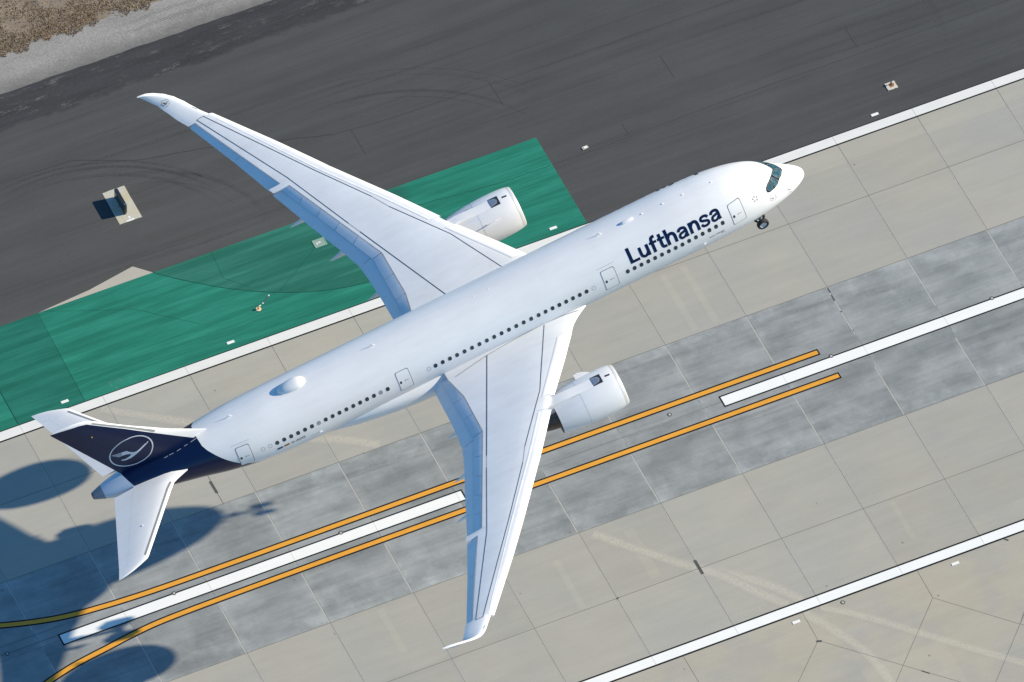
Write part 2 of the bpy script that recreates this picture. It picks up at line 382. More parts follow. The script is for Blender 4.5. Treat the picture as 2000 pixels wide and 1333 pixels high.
up = [(-3.84, 1.545), (-18, 1.56), (-49.3, 1.56), (-61.4, 1.57), (-66, 1.62), (-69, 1.74), (-71, 1.88), (-72.5, 2.02), (-74.6, 2.35), (-76.7, 2.86), (-79, 3.57), (-82, 4.75), (-86, 6.6), (-92, 9.9), (-100, 15.2)]
lo = [(-3.3, -1.48), (-19.6, -1.46), (-50.6, -1.44), (-61.2, -1.5), (-65, -1.56), (-67.3, -1.67), (-69.5, -1.93), (-71.7, -2.29), (-73.5, -2.56), (-75.3, -2.88), (-77.8, -3.57), (-81, -4.8), (-86, -7.2), (-94, -12)]
def spl(pts, n=6):
    out = []
    for i in range(len(pts) - 1):
        p0, p1, p2, p3 = [Vector(pts[min(max(j, 0), len(pts) - 1)]) for j in (i - 1, i, i + 1, i + 2)]
        for k in range(n):
            t = k / n
            d1 = (p2 - p0) / max((p2 - p1).length + (p1 - p0).length, 1e-6) * (p2 - p1).length; d2 = (p3 - p1) / max((p2 - p1).length + (p3 - p2).length, 1e-6) * (p2 - p1).length
            out.append((2*t**3-3*t**2+1)*p1+(t**3-2*t**2+t)*d1+(-2*t**3+3*t**2)*p2+(t**3-t**2)*d2)
    out.append(Vector(pts[-1])); return [tuple(p) for p in out]
for c_, pts in (('a', up), ('b', lo)):
    s = spl(pts)
    structure('taxi_lead_line_border', *join([line_strip([(s[0][0] + .13, s[0][1])] + s, .69, .012)]), M_PBLK)
    structure('taxi_lead_line', *line_strip(s, .40, .016), M_PYEL)

# joints -----------------------------------------------------------
J, JL = [], []
def seg(a, b, w=.05, z=.0045, dst=J): dst.append(line_strip([a, b], w, z))
for k, y in enumerate((2 * W, W, -W, -2 * W)): seg((-400, y), (400, y), .042)
seg((-400, .06), (-74.98, .06), .035); seg((-37.85, .09), (-13.6, .06), .035); seg((47, .06), (120, .06), .035)
for i in range(-48, 50):
    x = i * L
    for a, b in ((-21.84, -2 * W), (-2 * W, -W), (-W, -1.9), (-1.05, -.53), (.67, 1.1), (1.95, W), (W, 2 * W), (2 * W, 21.4)):
        seg((x, a), (x, b), .026)
        if abs(a) > 1 and abs(b) > 1.2: seg((x - .07, a), (x - .07, b), .11 if abs(a + b) / 2 < W else .06, .0042, JL)
    seg((x, -22.86), (x, -22.0), .025, .012, JL); seg((x, 21.54), (x, 22.40), .03, .012, JL); seg((x, -.4), (x, .54), .016, .012, JL)
seg((-56.69, W), (-56.66, 11.2), .05)
B = [((-28.21, -23.1), (-28.2, -26.03), (-28.2, -33)), ((-17.15, -23.1), (-17.21, -26.22), (-20.62, -29.48), (-27, -35.6)), ((-17.21, -26.22), (-8.19, -35.13), (-2, -41.2)), ((-6.41, -23.1), (-6.47, -26.17), (-11.84, -31.49), (-13.18, -32.86), (-19, -38.5)), ((-6.47, -26.17), (-.77, -31.93), (5, -37.7)), ((-.14, -30.66), (-.9, -31.56), (-5.59, -36.31), (-11, -41.8)), ((-.9, -31.56), (4.4, -26.3), (4.4, -23.1))]
for pl in B:
    for a, b in zip(pl, pl[1:]): seg(a, b, .034)
structure('pavement_joints', *join(J), M_JOINT); structure('pavement_joint_edges', *join(JL), M_JLIGHT)
# dark seams and cracks on the asphalt and on the green coat
def crack(pts, w, z, jit=.05, n=14, seed=1):
    rr = random.Random(seed); o = []
    for (a, b) in zip(pts, pts[1:]):
        a, b = Vector(a), Vector(b)
        for k in range(n):
            t = k / n; p = a + (b - a) * t; o.append((p.x + rr.uniform(-jit, jit), p.y + rr.uniform(-jit, jit)))
    o.append(tuple(pts[-1])); V, F = line_strip(o, w, z)
    return V, F
def arc(xc, k, y0, x0, x1, n=24): return [(x0 + (x1 - x0) * i / n, y0 + k * (x0 + (x1 - x0) * i / n - xc) ** 2) for i in range(n + 1)]
CR_ = [crack(arc(-34, .0268, 24.3, -51.95, -29, 16), .075, .009, .01, 3, 2), crack([(-32.1, 30.7), (-27.8, 30.25), (-24.5, 29.96), (-20.9, 29.64), (-15.8, 29.63)], .05, .009, .07, 18, 3),
       crack([(-42.86, 26.65), (-38.34, 29.58)], .03, .009, .02, 10, 4), crack([(-62.2, 32.9), (-55, 29.9), (-50.5, 26.1)], .025, .009, .03, 16, 5),
       crack([(-46.5, 32.9), (-46.7, 29.9), (-45, 28.0)], .025, .009, .03, 14, 9), line_strip([(-62.72, 32.95), (-62.9, 22.6)], .03, .009), line_strip([(-69.07, 32.95), (-69.05, 22.6)], .09, .009)]
structure('green_coat_seams', *join(CR_), paint_mat('dark_green_seam', (.008, .075, .058), .2))
AC = [crack([(-31.6, 40.5), (-27, 40.1), (-20, 40.0), (-8, 39.9), (10, 39.9), (30, 39.7)], .05, -.003, .03, 20, 6), crack([(-60, 47.4), (-53.3, 47.2), (-48, 44.8), (-42.2, 43.7), (-31.6, 40.5)], .07, -.003, .03, 18, 7),
      crack([(-15.7, 29.63), (-11.9, 29.6), (-7.5, 29.73), (0, 29.9), (12, 29.9), (30, 30)], .05, -.003, .03, 18, 10)]
for x, a, b in ((-16.82, 40.34, 37.39), (-29.95, 40.32, 37.28), (-8.3, 31.27, 29.9), (8.5, 48, 43), (-2, 36.8, 34), (14, 33, 30.6)): AC.append(crack([(x, a), (x + .05, b)], .04, -.003, .015, 8, int(x * 3)))
structure('asphalt_seams', *join(AC), paint_mat('asphalt_seam_sealant', (.044, .047, .051), .2))
# curved scrub marks of tyres, thin translucent rubber films
def film(name, col, dens, seed, sc=(.1, 2, 1)):
    m, n, b = new_mat(name); p = geo(n); b.inputs['Base Color'].default_value = (*col, 1); b.inputs['Roughness'].default_value = .9
    b.inputs['Specular IOR Level'].default_value = .1
    a = noise(n, p, 3, 5, .7, (1, 1, 1), (seed, seed, 0)); f = rng(n, a, .3, .75, 0, dens)
    n.links.new(f, b.inputs['Alpha']); return m
def film3(name, dens, seed):
    m = film(name, (.040, .042, .044), dens, seed); n = m.node_tree; b = n.nodes['Principled BSDF']
    src = b.inputs['Alpha'].links[0].from_socket; at = N(n, 'ShaderNodeAttribute', attribute_name='edge').outputs['Fac']
    n.links.new(mathn(n, 'MULTIPLY', src, rng(n, at, 0, .9, 0, 1)), b.inputs['Alpha']); return m
M_RUB = film3('tyre_rubber_film', .22, 3); M_RUB2 = film3('soft_tyre_rubber_film', .17, 8)
def soft_strip(pts, w, z):
    V, F, E_ = [], [], []; n = len(pts)
    for i, p in enumerate(pts):
        a = Vector(pts[max(i - 1, 0)]); b = Vector(pts[min(i + 1, n - 1)]); d = (b - a).normalized(); q = Vector((-d.y, d.x)); p = Vector(p); fe = min(1, i / (n * .3), (n - 1 - i) / (n * .3))
        for t in (-.5, -.2, .2, .5): V.append((*(p + q * w * t), z)); E_.append((0 if abs(t) > .4 else 1) * fe)
    for i in range(n - 1):
        for j in range(3): F.append([4 * i + j, 4 * i + j + 1, 4 * i + j + 5, 4 * i + j + 4])
    return V, F, E_
def soft_obj(strips, m):
    V, F, A_ = [], [], []
    for v, f, e in strips: n0 = len(V); V += v; F += [[i + n0 for i in q] for q in f]; A_ += e
    structure('tyre_marks', V, F, m, attrs={'edge': A_})
T1, T2 = [], []
rr = random.Random(11)
for xc, yc, r0, a0, a1, nn in ((-57.0, 34.5, 12.0, 8, 112, 7), (-52.5, 34.5, 9, -10, 100, 4), (-31, 30, 14.5, 20, 96, 7), (8.5, 32, 12, -35, 75, 6), (-8, 27, 22, 35, 110, 4)):
    for k in range(nn):
        r = r0 + rr.uniform(-1.6, 1.6); b0 = a0 + rr.uniform(-8, 25); b1 = a1 - rr.uniform(-5, 30)
        pts = [(xc + r * 1.25 * math.cos(R(b0 + (b1 - b0) * i / 30)), yc + r * math.sin(R(b0 + (b1 - b0) * i / 30))) for i in range(31)]
        (T1 if k % 3 == 0 else T2).append(soft_strip([p for p in pts if p[1] > 22.6] or pts, rr.choice((.12, .16, .25, .4)), -.002 + .0004 * k if not (pts[0][1] < 33 or pts[-1][1] < 33) else .010 + .0005 * k))
soft_obj(T1, M_RUB); soft_obj(T2, M_RUB2)
T3 = []
for y, x0, x1, wd in ((6.2, -57, -40, .5), (5.6, -50, -33, .35), (6.6, -30, -14, .5), (5.5, 0, 8, .9), (-1.7, -62, -45, .9), (-2.2, -20, -6, .5), (-6.1, -36, -31, .12), (-6.0, -56, -50, .12), (-5.6, -70, -58, .10), (6.3, -7, 2, .7), (3.0, -6.9, -3.9, .16), (3.75, -6.7, -4.6, .16), (5.9, -66, -60, .5), (44.5, -38, -6, .35), (37.5, -5, 22, .5), (49, -10, 6, .4), (34.3, -60, -38, .35), (46.2, -62, -30, .5), (33.0, 5, 28, .6), (30.8, 2, 26, .3)):
    n_ = 14; T3.append(soft_strip([(x0 + (x1 - x0) * i / n_, y + .15 * math.sin(i * .5)) for i in range(n_ + 1)], wd, .0035 if y < 21 else -.0025))
soft_obj(T3, M_RUB2)
# ground-away remains of old curved paint, a pale speckled band
def film2(name, col, seed, lo_, hi, a_):
    m, n, b = new_mat(name); p = geo(n); b.inputs['Base Color'].default_value = (*col, 1); b.inputs['Roughness'].default_value = .9
    at = N(n, 'ShaderNodeAttribute', attribute_name='edge').outputs['Fac']
    f = rng(n, noise(n, p, 4.5, 5, .8, (1, 1, 1), (seed, 0, 0)), lo_, hi, 0, a_)
    f = mathn(n, 'MULTIPLY', f, rng(n, at, 0, .7, 0, 1)); n.links.new(f, b.inputs['Alpha']); return m
def band(pts, w, z):
    s = spl(pts, 8); V, F, E_ = [], [], []; n = len(s)
    for i, p in enumerate(s):
        a = Vector(s[max(i - 1, 0)]); b = Vector(s[min(i + 1, n - 1)]); d = (b - a).normalized(); q = Vector((-d.y, d.x)); p = Vector(p)
        for t in (-.5, -.25, 0, .25, .5): V.append((*(p + q * w * t), z)); E_.append(1 - abs(t) * 2)
    for i in range(n - 1):
        for j in range(4): F.append([5 * i + j, 5 * i + j + 1, 5 * i + j + 6, 5 * i + j + 5])
    return V, F, E_
def b_worn(n, p):
    at = N(n, 'ShaderNodeAttribute', attribute_name='edge').outputs['Fac']
    f = mathn(n, 'MULTIPLY', rng(n, noise(n, p, 4.5, 5, .8), .36, .60, 0, .75), rng(n, at, 0, .7, 0, 1))
    return mix(n, f, b_concrete(n, p), (.46, .43, .355))
M_WORN = ground_mat('ground_off_paint', b_worn)
bands = [((-29.6, -8.2), (-26.9, -11.2), (-23.6, -14.7), (-20.4, -17.3), (-18.2, -19.5), (-16.6, -21.8)), ((-23.6, -14.7), (-21.6, -16.7), (-19.8, -19.3), (-17.9, -21.8)), ((-15.5, -23.1), (-12.6, -25.5), (-9.3, -28.8), (-5.9, -32.2), (-1, -37)), ((-17, -23.1), (-15.4, -26), (-14.0, -29.3), (-13.4, -34)), ((-62, 21.2), (-56.4, 17.2), (-53, 14.5), (-49.5, 12.2), (-44.5, 9.6), (-42, 7.9))]
V, F, A_ = [], [], []
for k, b_ in enumerate(bands):
    v, f, e = band(b_, 1.1 if k != 2 else .9, .0024 + .0003 * k); n0 = len(V); V += v; F += [[i + n0 for i in q] for q in f]; A_ += e
structure('worn_paint_traces', V, F, M_WORN, attrs={'edge': A_})
# half-slab tone steps next to the upper stripe
M_TONE = ground_mat('fresh_concrete_tone', lambda n, p: mix(n, 1.0, b_concrete(n, p), (1.07, 1.065, 1.04), 'MULTIPLY'))
structure('paler_slab_strips', *join([rect(a * L + .04, (a + n_) * L - .04, y0, 21.38, .0018) for a, n_, y0 in ((-9, 1, 17.8), (-8, 1, 18.6), (-7, 1, 17.9), (-6, 1, 17.6), (-5, 1, 17.8), (-1, 1, 19.5), (0, 1, 19.3), (1, 1, 19.5), (2, 1, 19.3), (3, 1, 19.6))] + [rect(0.04, L, -21.8, -19.85, .0018), rect(L + .04, 2 * L, -21.8, -19.9, .0018), rect(-27.2, -26.2, -14.6, -9, .0018), rect(-12.6, -12.0, 8, 14.8, .0018), rect(-10.6, -10.0, 8, 14.8, .0018), rect(-5.4, -4.9, -20, -15.6, .0018), rect(-34, -33.4, -15, -9.5, .0018), rect(-49.6, -49.0, -13, -8, .0018)]), M_TONE)
# patches of grey sealant
P_ = [line_strip([(-23.0, -14.3), (-23.0, -15.9)], .26, .014), line_strip([(-.02, 7.5), (-.02, 6.95)], .14, .007), line_strip([(-.05, 6.7), (-.05, 6.0)], .13, .007), line_strip([(-56.73, 10.25), (-56.7, 8.85)], .24, .007), line_strip([(-17.4, -26.25), (-16.95, -26.4)], .2, .007), line_strip([(-10.7, -32.68), (-10.2, -33.2)], .12, .007), line_strip([(1.74, -23.05), (2.02, -23.35)], .16, .009), line_strip([(-30.75, -15.3), (-30.5, -15.2)], .14, .007), line_strip([(-.16, 4.7), (0, 4.7)], .12, .007), line_strip([(-.1, 2.4), (.02, 2.4)], .1, .007),
      line_strip([(-400, 1.0), (-71.5, 1.46)], .03, .007), line_strip([(-400, .62), (-75, .62)], .045, .007)]
structure('sealant_patches', *join(P_), M_TAR)

# dry grass --------------------------------------------------------
def grass():
    rr = random.Random(5); V, F, fm = [], [], []
    def edge(x): return 60.55 + .28 * math.sin(x * 1.1) + .25 * math.sin(x * 2.7 + 1) + .12 * math.sin(x * 6.1)
    xs = rr.uniform
    for k in range(34000):
        x = xs(-72, -20) if k % 3 else xs(-56, -36); y = edge(x) + abs(rr.gauss(0, 1)) * 3.2 - .12
        if math.sin(x * .8 + 2) * math.sin(y * 1.3 + x * .4) > .55 and rr.random() < .85: continue
        h = xs(-.02, .03); c = len(V); t = min(.999, max(0, rr.random() * .55 + .25 + .25 * math.sin(x * .9 + 1.3 * math.sin(y * .8)) * math.sin(y * 1.1 + x * .3))); mi = 0 if t < .5 else (1 if t < .72 else (2 if t < .93 else 3)); r_ = xs(.02, .085)
        for j in range(3):
            a = xs(0, 6.28); dx, dy = math.cos(a) * r_, math.sin(a) * r_; lx, ly = xs(-.1, .1), xs(-.1, .1)
            i = len(V); V += [(x - dx, y - dy, -.05), (x + dx, y + dy, -.05), (x + dx * .5 + lx, y + dy * .5 + ly, h), (x - dx * .6 + lx, y - dy * .6 + ly, h * .85)]
            F.append([i, i + 1, i + 2, i + 3]); fm.append(mi)
    return V, F, fm
V, F, fm = grass()
gm = [simple('straw_grass', (.27, .19, .11), .9, 0, .3, 2), simple('brown_grass', (.20, .13, .075), .9, 0, .3, 2), simple('pale_straw', (.33, .26, .17), .9, 0, .2, 2), simple('olive_grass', (.21, .18, .075), .9, 0, .2, 2)]
g_ = mesh('dry_grass', V, F, gm, fm=fm); tag(g_, 'dry brown grass and weeds on the soil beyond the gravel', 'grass', kind='stuff')
ssheet = wavy(-200, 200, .35, 75, 60.75, .22, -.012, 9)
structure('soil_verge', [(x, y, z) for x, y, z in ssheet[0]], ssheet[1], M_SOIL)
structure('soil_field', *rect(-1500, 1500, 61.95, 400, -.02, 50), M_SOIL)

# small things on the pavement --------------------------------------
ticks = [(12.1, 23.15, 'white marker slab on dark asphalt beside the upper edge stripe, right of the nose'), (-18.64, 23.2, 'white marker slab on green paint just below the far engine'),
         (-49.02, 23.22, 'white marker slab on green paint, middle one of the left three'), (-64.48, 23.19, 'white marker slab on green paint above the tailplane tip'),
         (-18.05, -23.72, 'white marker slab below the lower stripe, close to a kinked joint with black spot'), (-3.16, -23.7, 'white marker slab below the lower stripe near the right edge of the photo')]
for x, y, lb in ticks:
    V, F = box((x, y, .02), (.68, .27, .04)); o = mesh('pavement_marker', [Vector(v) - Vector((x, y, 0)) for v in V], F, M_PWHITE); o.location = (x, y, .0)
    tag(o, lb, 'marker', 'white slabs marking the runway edge')
    bv = o.modifiers.new('b', 'BEVEL'); bv.width = .012
lights = [(-18.25, .665, 'round inset light just right of the near engine, between yellow lines'), (-2.97, .69, 'round inset light on the white stripe border beside the yellow line end'), (12.32, .68, 'round inset light on the stripe border near the right edge of the photo'),
          (-64.34, .64, 'round inset light on the stripe border below the near tailplane'), (-48.93, .68, 'round inset light on the stripe border halfway between tail and near wing'), (-79.62, .62, 'round inset light in the shadow at the left edge of the photo'), (-13.58, -23.47, 'round inset light below the lower white edge stripe')]
for x, y, lb in lights:
    t = empty('inset_light', (x, y, 0)); tag(t, lb, 'runway light', 'lights set into the pavement')
    mesh('light_ring', *revolve([(.0, .21), (.018, .19), (.019, .13), (.005, .125)], (0, 0, 0), 'z', 24), M_DKLN, t, 40)
    mesh('light_body', *join([revolve([(.006, .125), (.012, .11), (.02, .08), (.022, .0)], (0, 0, 0), 'z', 20)]), M_JLIGHT, t, 60)
def prism(poly, z0, z1):
    n = len(poly); return [(x, y, z0) for x, y in poly] + [(x, y, z1) for x, y in poly], [list(range(n))[::-1], [n + i for i in range(n)]] + [[i, (i + 1) % n, n + (i + 1) % n, n + i] for i in range(n)]
def pad(cx, cy, sx, sy, z1, mat_, lb, name='concrete_pad', cat='pad', jit=.02):
    rr = random.Random(int(cx * 7)); pl = []
    for (a, b), (c, d) in zip([(-1, -1), (1, -1), (1, 1), (-1, 1)], [(1, -1), (1, 1), (-1, 1), (-1, -1)]):
        for k in range(6):
            t = k / 6; pl.append((sx / 2 * (a + (c - a) * t) + rr.uniform(-jit, jit), sy / 2 * (b + (d - b) * t) + rr.uniform(-jit, jit)))
    o = mesh(name, *prism(pl, -.02, z1), mat_); o.location = (cx, cy, 0); return tag(o, lb, cat)
pd = pad(-51.36, 40.85, 2.06, 3.8, .008, M_PAD, 'large pale concrete pad under the dark sign board on the asphalt')
def arrow(cx, cy, r, z):
    return [line_strip([(cx - r, cy), (cx + r, cy)], .10, z)]
mk = join([line_strip([(-.36, -1.80), (.37, -1.80)], .15, .012), line_strip([(-.06, -1.50), (.12, -1.48)], .20, .012)]); mesh('stencil_marks', *mk, M_PWHITE, pd)
# distance sign board
t = empty('sign_board', (-51.49, 40.84, .008)); tag(t, 'dark upright sign board on three legs casting a shadow on its pale pad', 'sign')
def rbox(sx, sy, z0, z1, r, n=6):
    pl = []
    for cx, cy, a0 in ((sx / 2 - r, sy / 2 - r, 0), (-sx / 2 + r, sy / 2 - r, 90), (-sx / 2 + r, -sy / 2 + r, 180), (sx / 2 - r, -sy / 2 + r, 270)):
        for k in range(n + 1): a = R(a0 + 90 * k / n); pl.append((cx + r * math.cos(a), cy + r * math.sin(a)))
    return prism(pl, z0, z1)
bd = mesh('board', *rbox(.34, 2.16, .14, 1.12, .13), simple('black_sign_face', (.018, .024, .028), .35), t, 30)
bd.modifiers.new('b', 'BEVEL').width = .03
mesh('face_panel', *box((-.172, 0, .62), (.012, 1.9, .86)), simple('dark_sign_panel', (.028, .032, .033), .25), bd)
for y in (-.99, 0, .99): mesh('leg', *join([tube((-.05, y, 0), (-.05, y, .16), .035), box((-.05, y, .012), (.22, .16, .024))]), M_DKLN, t)
mesh('lamp', *revolve([(1.12, .05), (1.15, .045), (1.165, .0)], (0.02, -.86, 0), 'z', 12), M_METAL, t)
# rusty pad with a broken lamp post
pd2 = pad(14.82, 25.46, .93, .80, .05, paint_mat('whitish_pad', (.56, .54, .47), .12), 'small whitish square pad stained with rust on dark asphalt at right')
mesh('rust_stain', *prism([(.26 * math.cos(a * .5) * (1 + .25 * math.sin(a * 1.7)) + .02, .24 * math.sin(a * .5) * (1 + .2 * math.cos(a * 2.3)) + .04) for a in range(12)], .051, .054), paint_mat('rust', (.34, .16, .07), .3), pd2)
t = empty('elevated_light', (14.85, 25.56, .05)); tag(t, 'short dark lamp post standing on the rust stained pad', 'runway light')
mesh('post', *join([tube((0, 0, 0), (0, 0, .24), .03), tube((0, 0, 0), (0, 0, .03), .12)]), simple('rusty_metal', (.16, .075, .04), .7, .2, .3), t, 40)
mesh('lamp', *revolve([(.24, .05), (.26, .075), (.33, .07), (.37, .035), (.38, 0)], (0, 0, 0), 'z', 14), M_DKLN, t, 50)
o = pad(-12.34, 30.15, .55, .30, .06, M_PAD, 'tiny pale block on the asphalt right of the green corner', 'cover_block', 'cover')
mesh('lid', *box((.02, .0, .07), (.30, .2, .03)), M_PWHITE, o)
t = empty('elevated_light', (-45.36, 25.55, .004)); tag(t, 'small pale orange lamp standing on the green paint', 'runway light')
mesh('base_plate', *revolve([(0, .24), (.03, .23), (.035, .08)], (0, 0, 0), 'z', 20), simple('pale_orange_plate', (.80, .55, .36), .5), t, 50)
mesh('lamp', *revolve([(.03, .05), (.18, .045), (.20, .09), (.27, .085), (.32, .04), (.33, 0)], (0, 0, 0), 'z', 14), simple('orange_lamp', (.65, .33, .15), .4), t, 50)
structure('worn_paint_trail', *join([line_strip([(-45.15, 25.8), (-45.0, 25.87)], .14, .011), line_strip([(-44.8, 25.94), (-44.68, 26.02)], .11, .011), line_strip([(-44.0, 26.5), (-43.88, 26.6)], .12, .011)]), M_PEDGE)
structure('worn_paint_trail', *join([line_strip([(-44.65, 26.05), (-44.1, 26.46)], .09, .0105)]), M_TAR)
o = pad(-37.6, 30.02, 1.12, .85, .03, paint_mat('grey_green_cover', (.24, .33, .28), .1), 'grey rectangular cover plate set in the green paint behind the far wing', 'cover_plate', 'cover', .008)
mesh('frame', *join([box((0, .4, .034), (1.1, .07, .02)), box((0, -.4, .034), (1.1, .07, .02)), box((.53, 0, .034), (.07, .73, .02)), box((-.53, 0, .034), (.07, .73, .02))]), paint_mat('pale_green_frame', (.20, .38, .31), .1), o)
mesh('stencil_marks', *join([rect(-.30, -.23, -.16, .10, .034), rect(-.16, -.10, -.02, .12, .034), rect(-.07, .0, -.02, .12, .034), rect(.03, .10, -.02, .12, .034)]), M_PWHITE, o)

# ================================================================== aircraft
air = empty('passenger_airliner'); 
RA = [[0.9765548993833958, 0.02171595475704332, -0.2141703662957968], [-0.015449656749266412, 0.9994034033347446, 0.030889245851256703], [0.21471338243485333, -0.02685618572916825, 0.9763077940339638]]
air.matrix_world = Matrix.Translation((-7.72131492, -0.96647002, 30.64754509)) @ Matrix(RA).to_4x4()
tag(air, 'white twin engined wide body airliner with navy tail climbing over the runway', 'airplane')

ST = [(0,-1.55,-1.55,0.0),(-.06,-1.25,-1.83,.27),(-.25,-1.0,-2.03,.53),(-.7,-.62,-2.25,.88),(-1.3,-.22,-2.45,1.22),(-2.0,.25,-2.62,1.54),(-2.8,.86,-2.76,1.84),(-3.6,1.46,-2.87,2.11),(-4.6,2.0,-2.96,2.38),(-6,2.45,-3.02,2.64),(-7.5,2.74,-3.045,2.80),(-9.5,2.93,-3.045,2.91),(-12.5,3.04,-3.045,2.98),(-16,3.045,-3.045,2.98),(-46,3.045,-3.045,2.98),(-49,3.035,-2.92,2.93),(-51.5,2.97,-2.6,2.83),(-54,2.86,-2.08,2.57),(-56,2.76,-1.52,2.25),(-59,2.66,-.8,1.8),(-61,2.48,-.25,1.42),(-62.5,2.25,.12,1.12),(-64,1.9,.62,.78),(-65,1.62,1.05,.45),(-65.25,1.55,1.15,.36)]
sq = [math.sqrt(-s[0]) for s in ST]
FT, FB, FW = [Pchip(sq, [s[k] for s in ST]) for k in (1, 2, 3)]
def sec(x):
    u = math.sqrt(max(-x, 0)); return FT(u), FB(u), FW(u)
def surf(x, phi, off=0., side=-1):          # phi in degrees, 0 = level, 90 = crown; side -1 starboard
    a, b, w_ = sec(x); c, s = math.cos(R(phi)), math.sin(R(phi)); zc, h = (a + b) / 2, (a - b) / 2
    p = Vector((x, side * w_ * c, zc + h * s))
    if off:
        e = .01; q = [sec(x + e), sec(x - e)]
        P1 = Vector((x + e, side * q[0][2] * c, (q[0][0] + q[0][1]) / 2 + (q[0][0] - q[0][1]) / 2 * s)); P2 = Vector((x - e, side * q[1][2] * c, (q[1][0] + q[1][1]) / 2 + (q[1][0] - q[1][1]) / 2 * s))
        tx = P1 - P2; tp = Vector((0, -side * w_ * s, h * c)); n_ = tp.cross(tx).normalized()
        if n_.dot(Vector((0, side * c, s))) < 0: n_ = -n_
        p = p + n_ * off
    return p
NX = [(-(i / 110) ** 2 * 9.5) for i in range(111)] + [-9.5 - .5 * i for i in range(1, 112)]
NX = [x for x in NX if x > -65.2] + [-65.25]
NV = [(130, -55.13), (116, -55.32), (90, -55.47), (79, -55.47), (61, -55.4), (48.5, -55.17), (34.2, -54.75), (21.5, -54.3), (9.5, -53.8), (-4.2, -53.17), (-12.7, -52.7), (-22.7, -52.0), (-35, -50.9), (-50, -49.2), (-70, -47.3), (-90, -46.6)]
def navy_x(phi):
    p = phi if phi <= 90 else 180 - phi
    if p < -90: p = -180 - p
    q = [(a, b) for a, b in NV if a <= 90]; return lerp(p, [a for a, b in q][::-1], [b for a, b in q][::-1])
def navy_e(phi):
    p = phi if phi <= 90 else 180 - phi
    return lerp(p, [-90, 16, 54, 85, 90], [-61.3, -61.78, -62.13, -62.35, -62.35])
NP_ = 160; rows = []; a1 = []; a2 = []; a3 = []
for x in NX:
    row = []
    for k in range(NP_):
        ph = -90 + 360 * k / NP_; row.append(surf(x, ph)); a1.append(x - navy_x(ph)); a2.append(x - navy_e(ph)); a3.append(x + 64.35)
    rows.append(row)
V, F = grid(rows, True); F.append([(len(rows) - 1) * NP_ + k for k in range(NP_)])
m_f, n_, b_, wcol = white_mat('fuselage_paint')
def att(n, nm): return N(n, 'ShaderNodeAttribute', attribute_name=nm).outputs['Fac']
isn = mathn(n_, 'LESS_THAN', att(n_, 'nose_side'), 0.); aft = mathn(n_, 'LESS_THAN', att(n_, 'tail_side'), 0.); tip = mathn(n_, 'LESS_THAN', att(n_, 'tip_side'), 0.)
c1 = mix(n_, isn, wcol, NAVY); c1 = mix(n_, aft, c1, (.50, .58, .68)); c1 = mix(n_, tip, c1, (.22, .24, .27)); n_.links.new(c1, b_.inputs['Base Color'])
rgh = mathn(n_, 'SUBTRACT', .32, mathn(n_, 'MULTIPLY', mathn(n_, 'SUBTRACT', isn, aft), .12)); n_.links.new(rgh, b_.inputs['Roughness'])
fus = mesh('fuselage', V, F, m_f, air, 60, attrs={'nose_side': a1, 'tail_side': a2, 'tip_side': a3}, fix=True)

# --- decals: polygons unioned by a constrained triangulation, then wrapped on a surface
def inside(p, poly):
    c = False; j = len(poly) - 1
    for i in range(len(poly)):
        if (poly[i][1] > p[1]) != (poly[j][1] > p[1]) and p[0] < (poly[j][0] - poly[i][0]) * (p[1] - poly[i][1]) / (poly[j][1] - poly[i][1]) + poly[i][0]: c = not c
        j = i
    return c
def fill(polys, holes=(), g=.2):
    vs, es = [], []
    def dense(pl):
        if not g: return pl
        o = []
        for i, a in enumerate(pl):
            b = pl[(i + 1) % len(pl)]; k = max(1, int(math.hypot(b[0] - a[0], b[1] - a[1]) / (g * .8)))
            o += [(a[0] + (b[0] - a[0]) * j / k, a[1] + (b[1] - a[1]) * j / k) for j in range(k)]
        return o
    for pl in [dense(p) for p in list(polys) + list(holes)]:
        n0 = len(vs); vs += [Vector(p) for p in pl]; es += [(n0 + i, n0 + (i + 1) % len(pl)) for i in range(len(pl))]
    x0, x1 = min(v.x for v in vs), max(v.x for v in vs); y0, y1 = min(v.y for v in vs), max(v.y for v in vs)
    if g:
        i = x0 + g * .37
        while i < x1:
            j = y0 + g * .41
            while j < y1: vs.append(Vector((i, j))); j += g
            i += g
    o = delaunay_2d_cdt(vs, es, [], 0, 1e-5); V, F = o[0], []
    for t in o[2]:
        c = (sum(V[k].x for k in t) / len(t), sum(V[k].y for k in t) / len(t))
        if any(inside(c, pl) for pl in polys) and not any(inside(c, h) for h in holes): F.append(list(t))
    return V, F
def stroke(pts, w_, sm=False, closed=False):
    if sm: pts = spl(pts, 7)
    n = len(pts); A, B_ = [], []
    for i in range(n):
        a = Vector(pts[max(i - 1, 0)]); b = Vector(pts[min(i + 1, n - 1)]); d = (b - a).normalized(); q = Vector((-d.y, d.x)) * w_ / 2; p = Vector(pts[i])
        A.append(tuple(p + q)); B_.append(tuple(p - q))
    return A + B_[::-1]
def R4(x0, y0, x1, y1): return [(x0, y0), (x1, y0), (x1, y1), (x0, y1)]
def decal(name, polys, mapf, m, parent=None, holes=(), g=.2):
    V, F = fill(polys, holes, g); return mesh(name, [mapf(v.x, v.y) for v in V], F, m, parent or fus, 60)
def circ(cx, cy, rx, ry=None, n=28): ry = ry or rx; return [(cx + rx * math.cos(2 * math.pi * k / n), cy + ry * math.sin(2 * math.pi * k / n)) for k in range(n)]
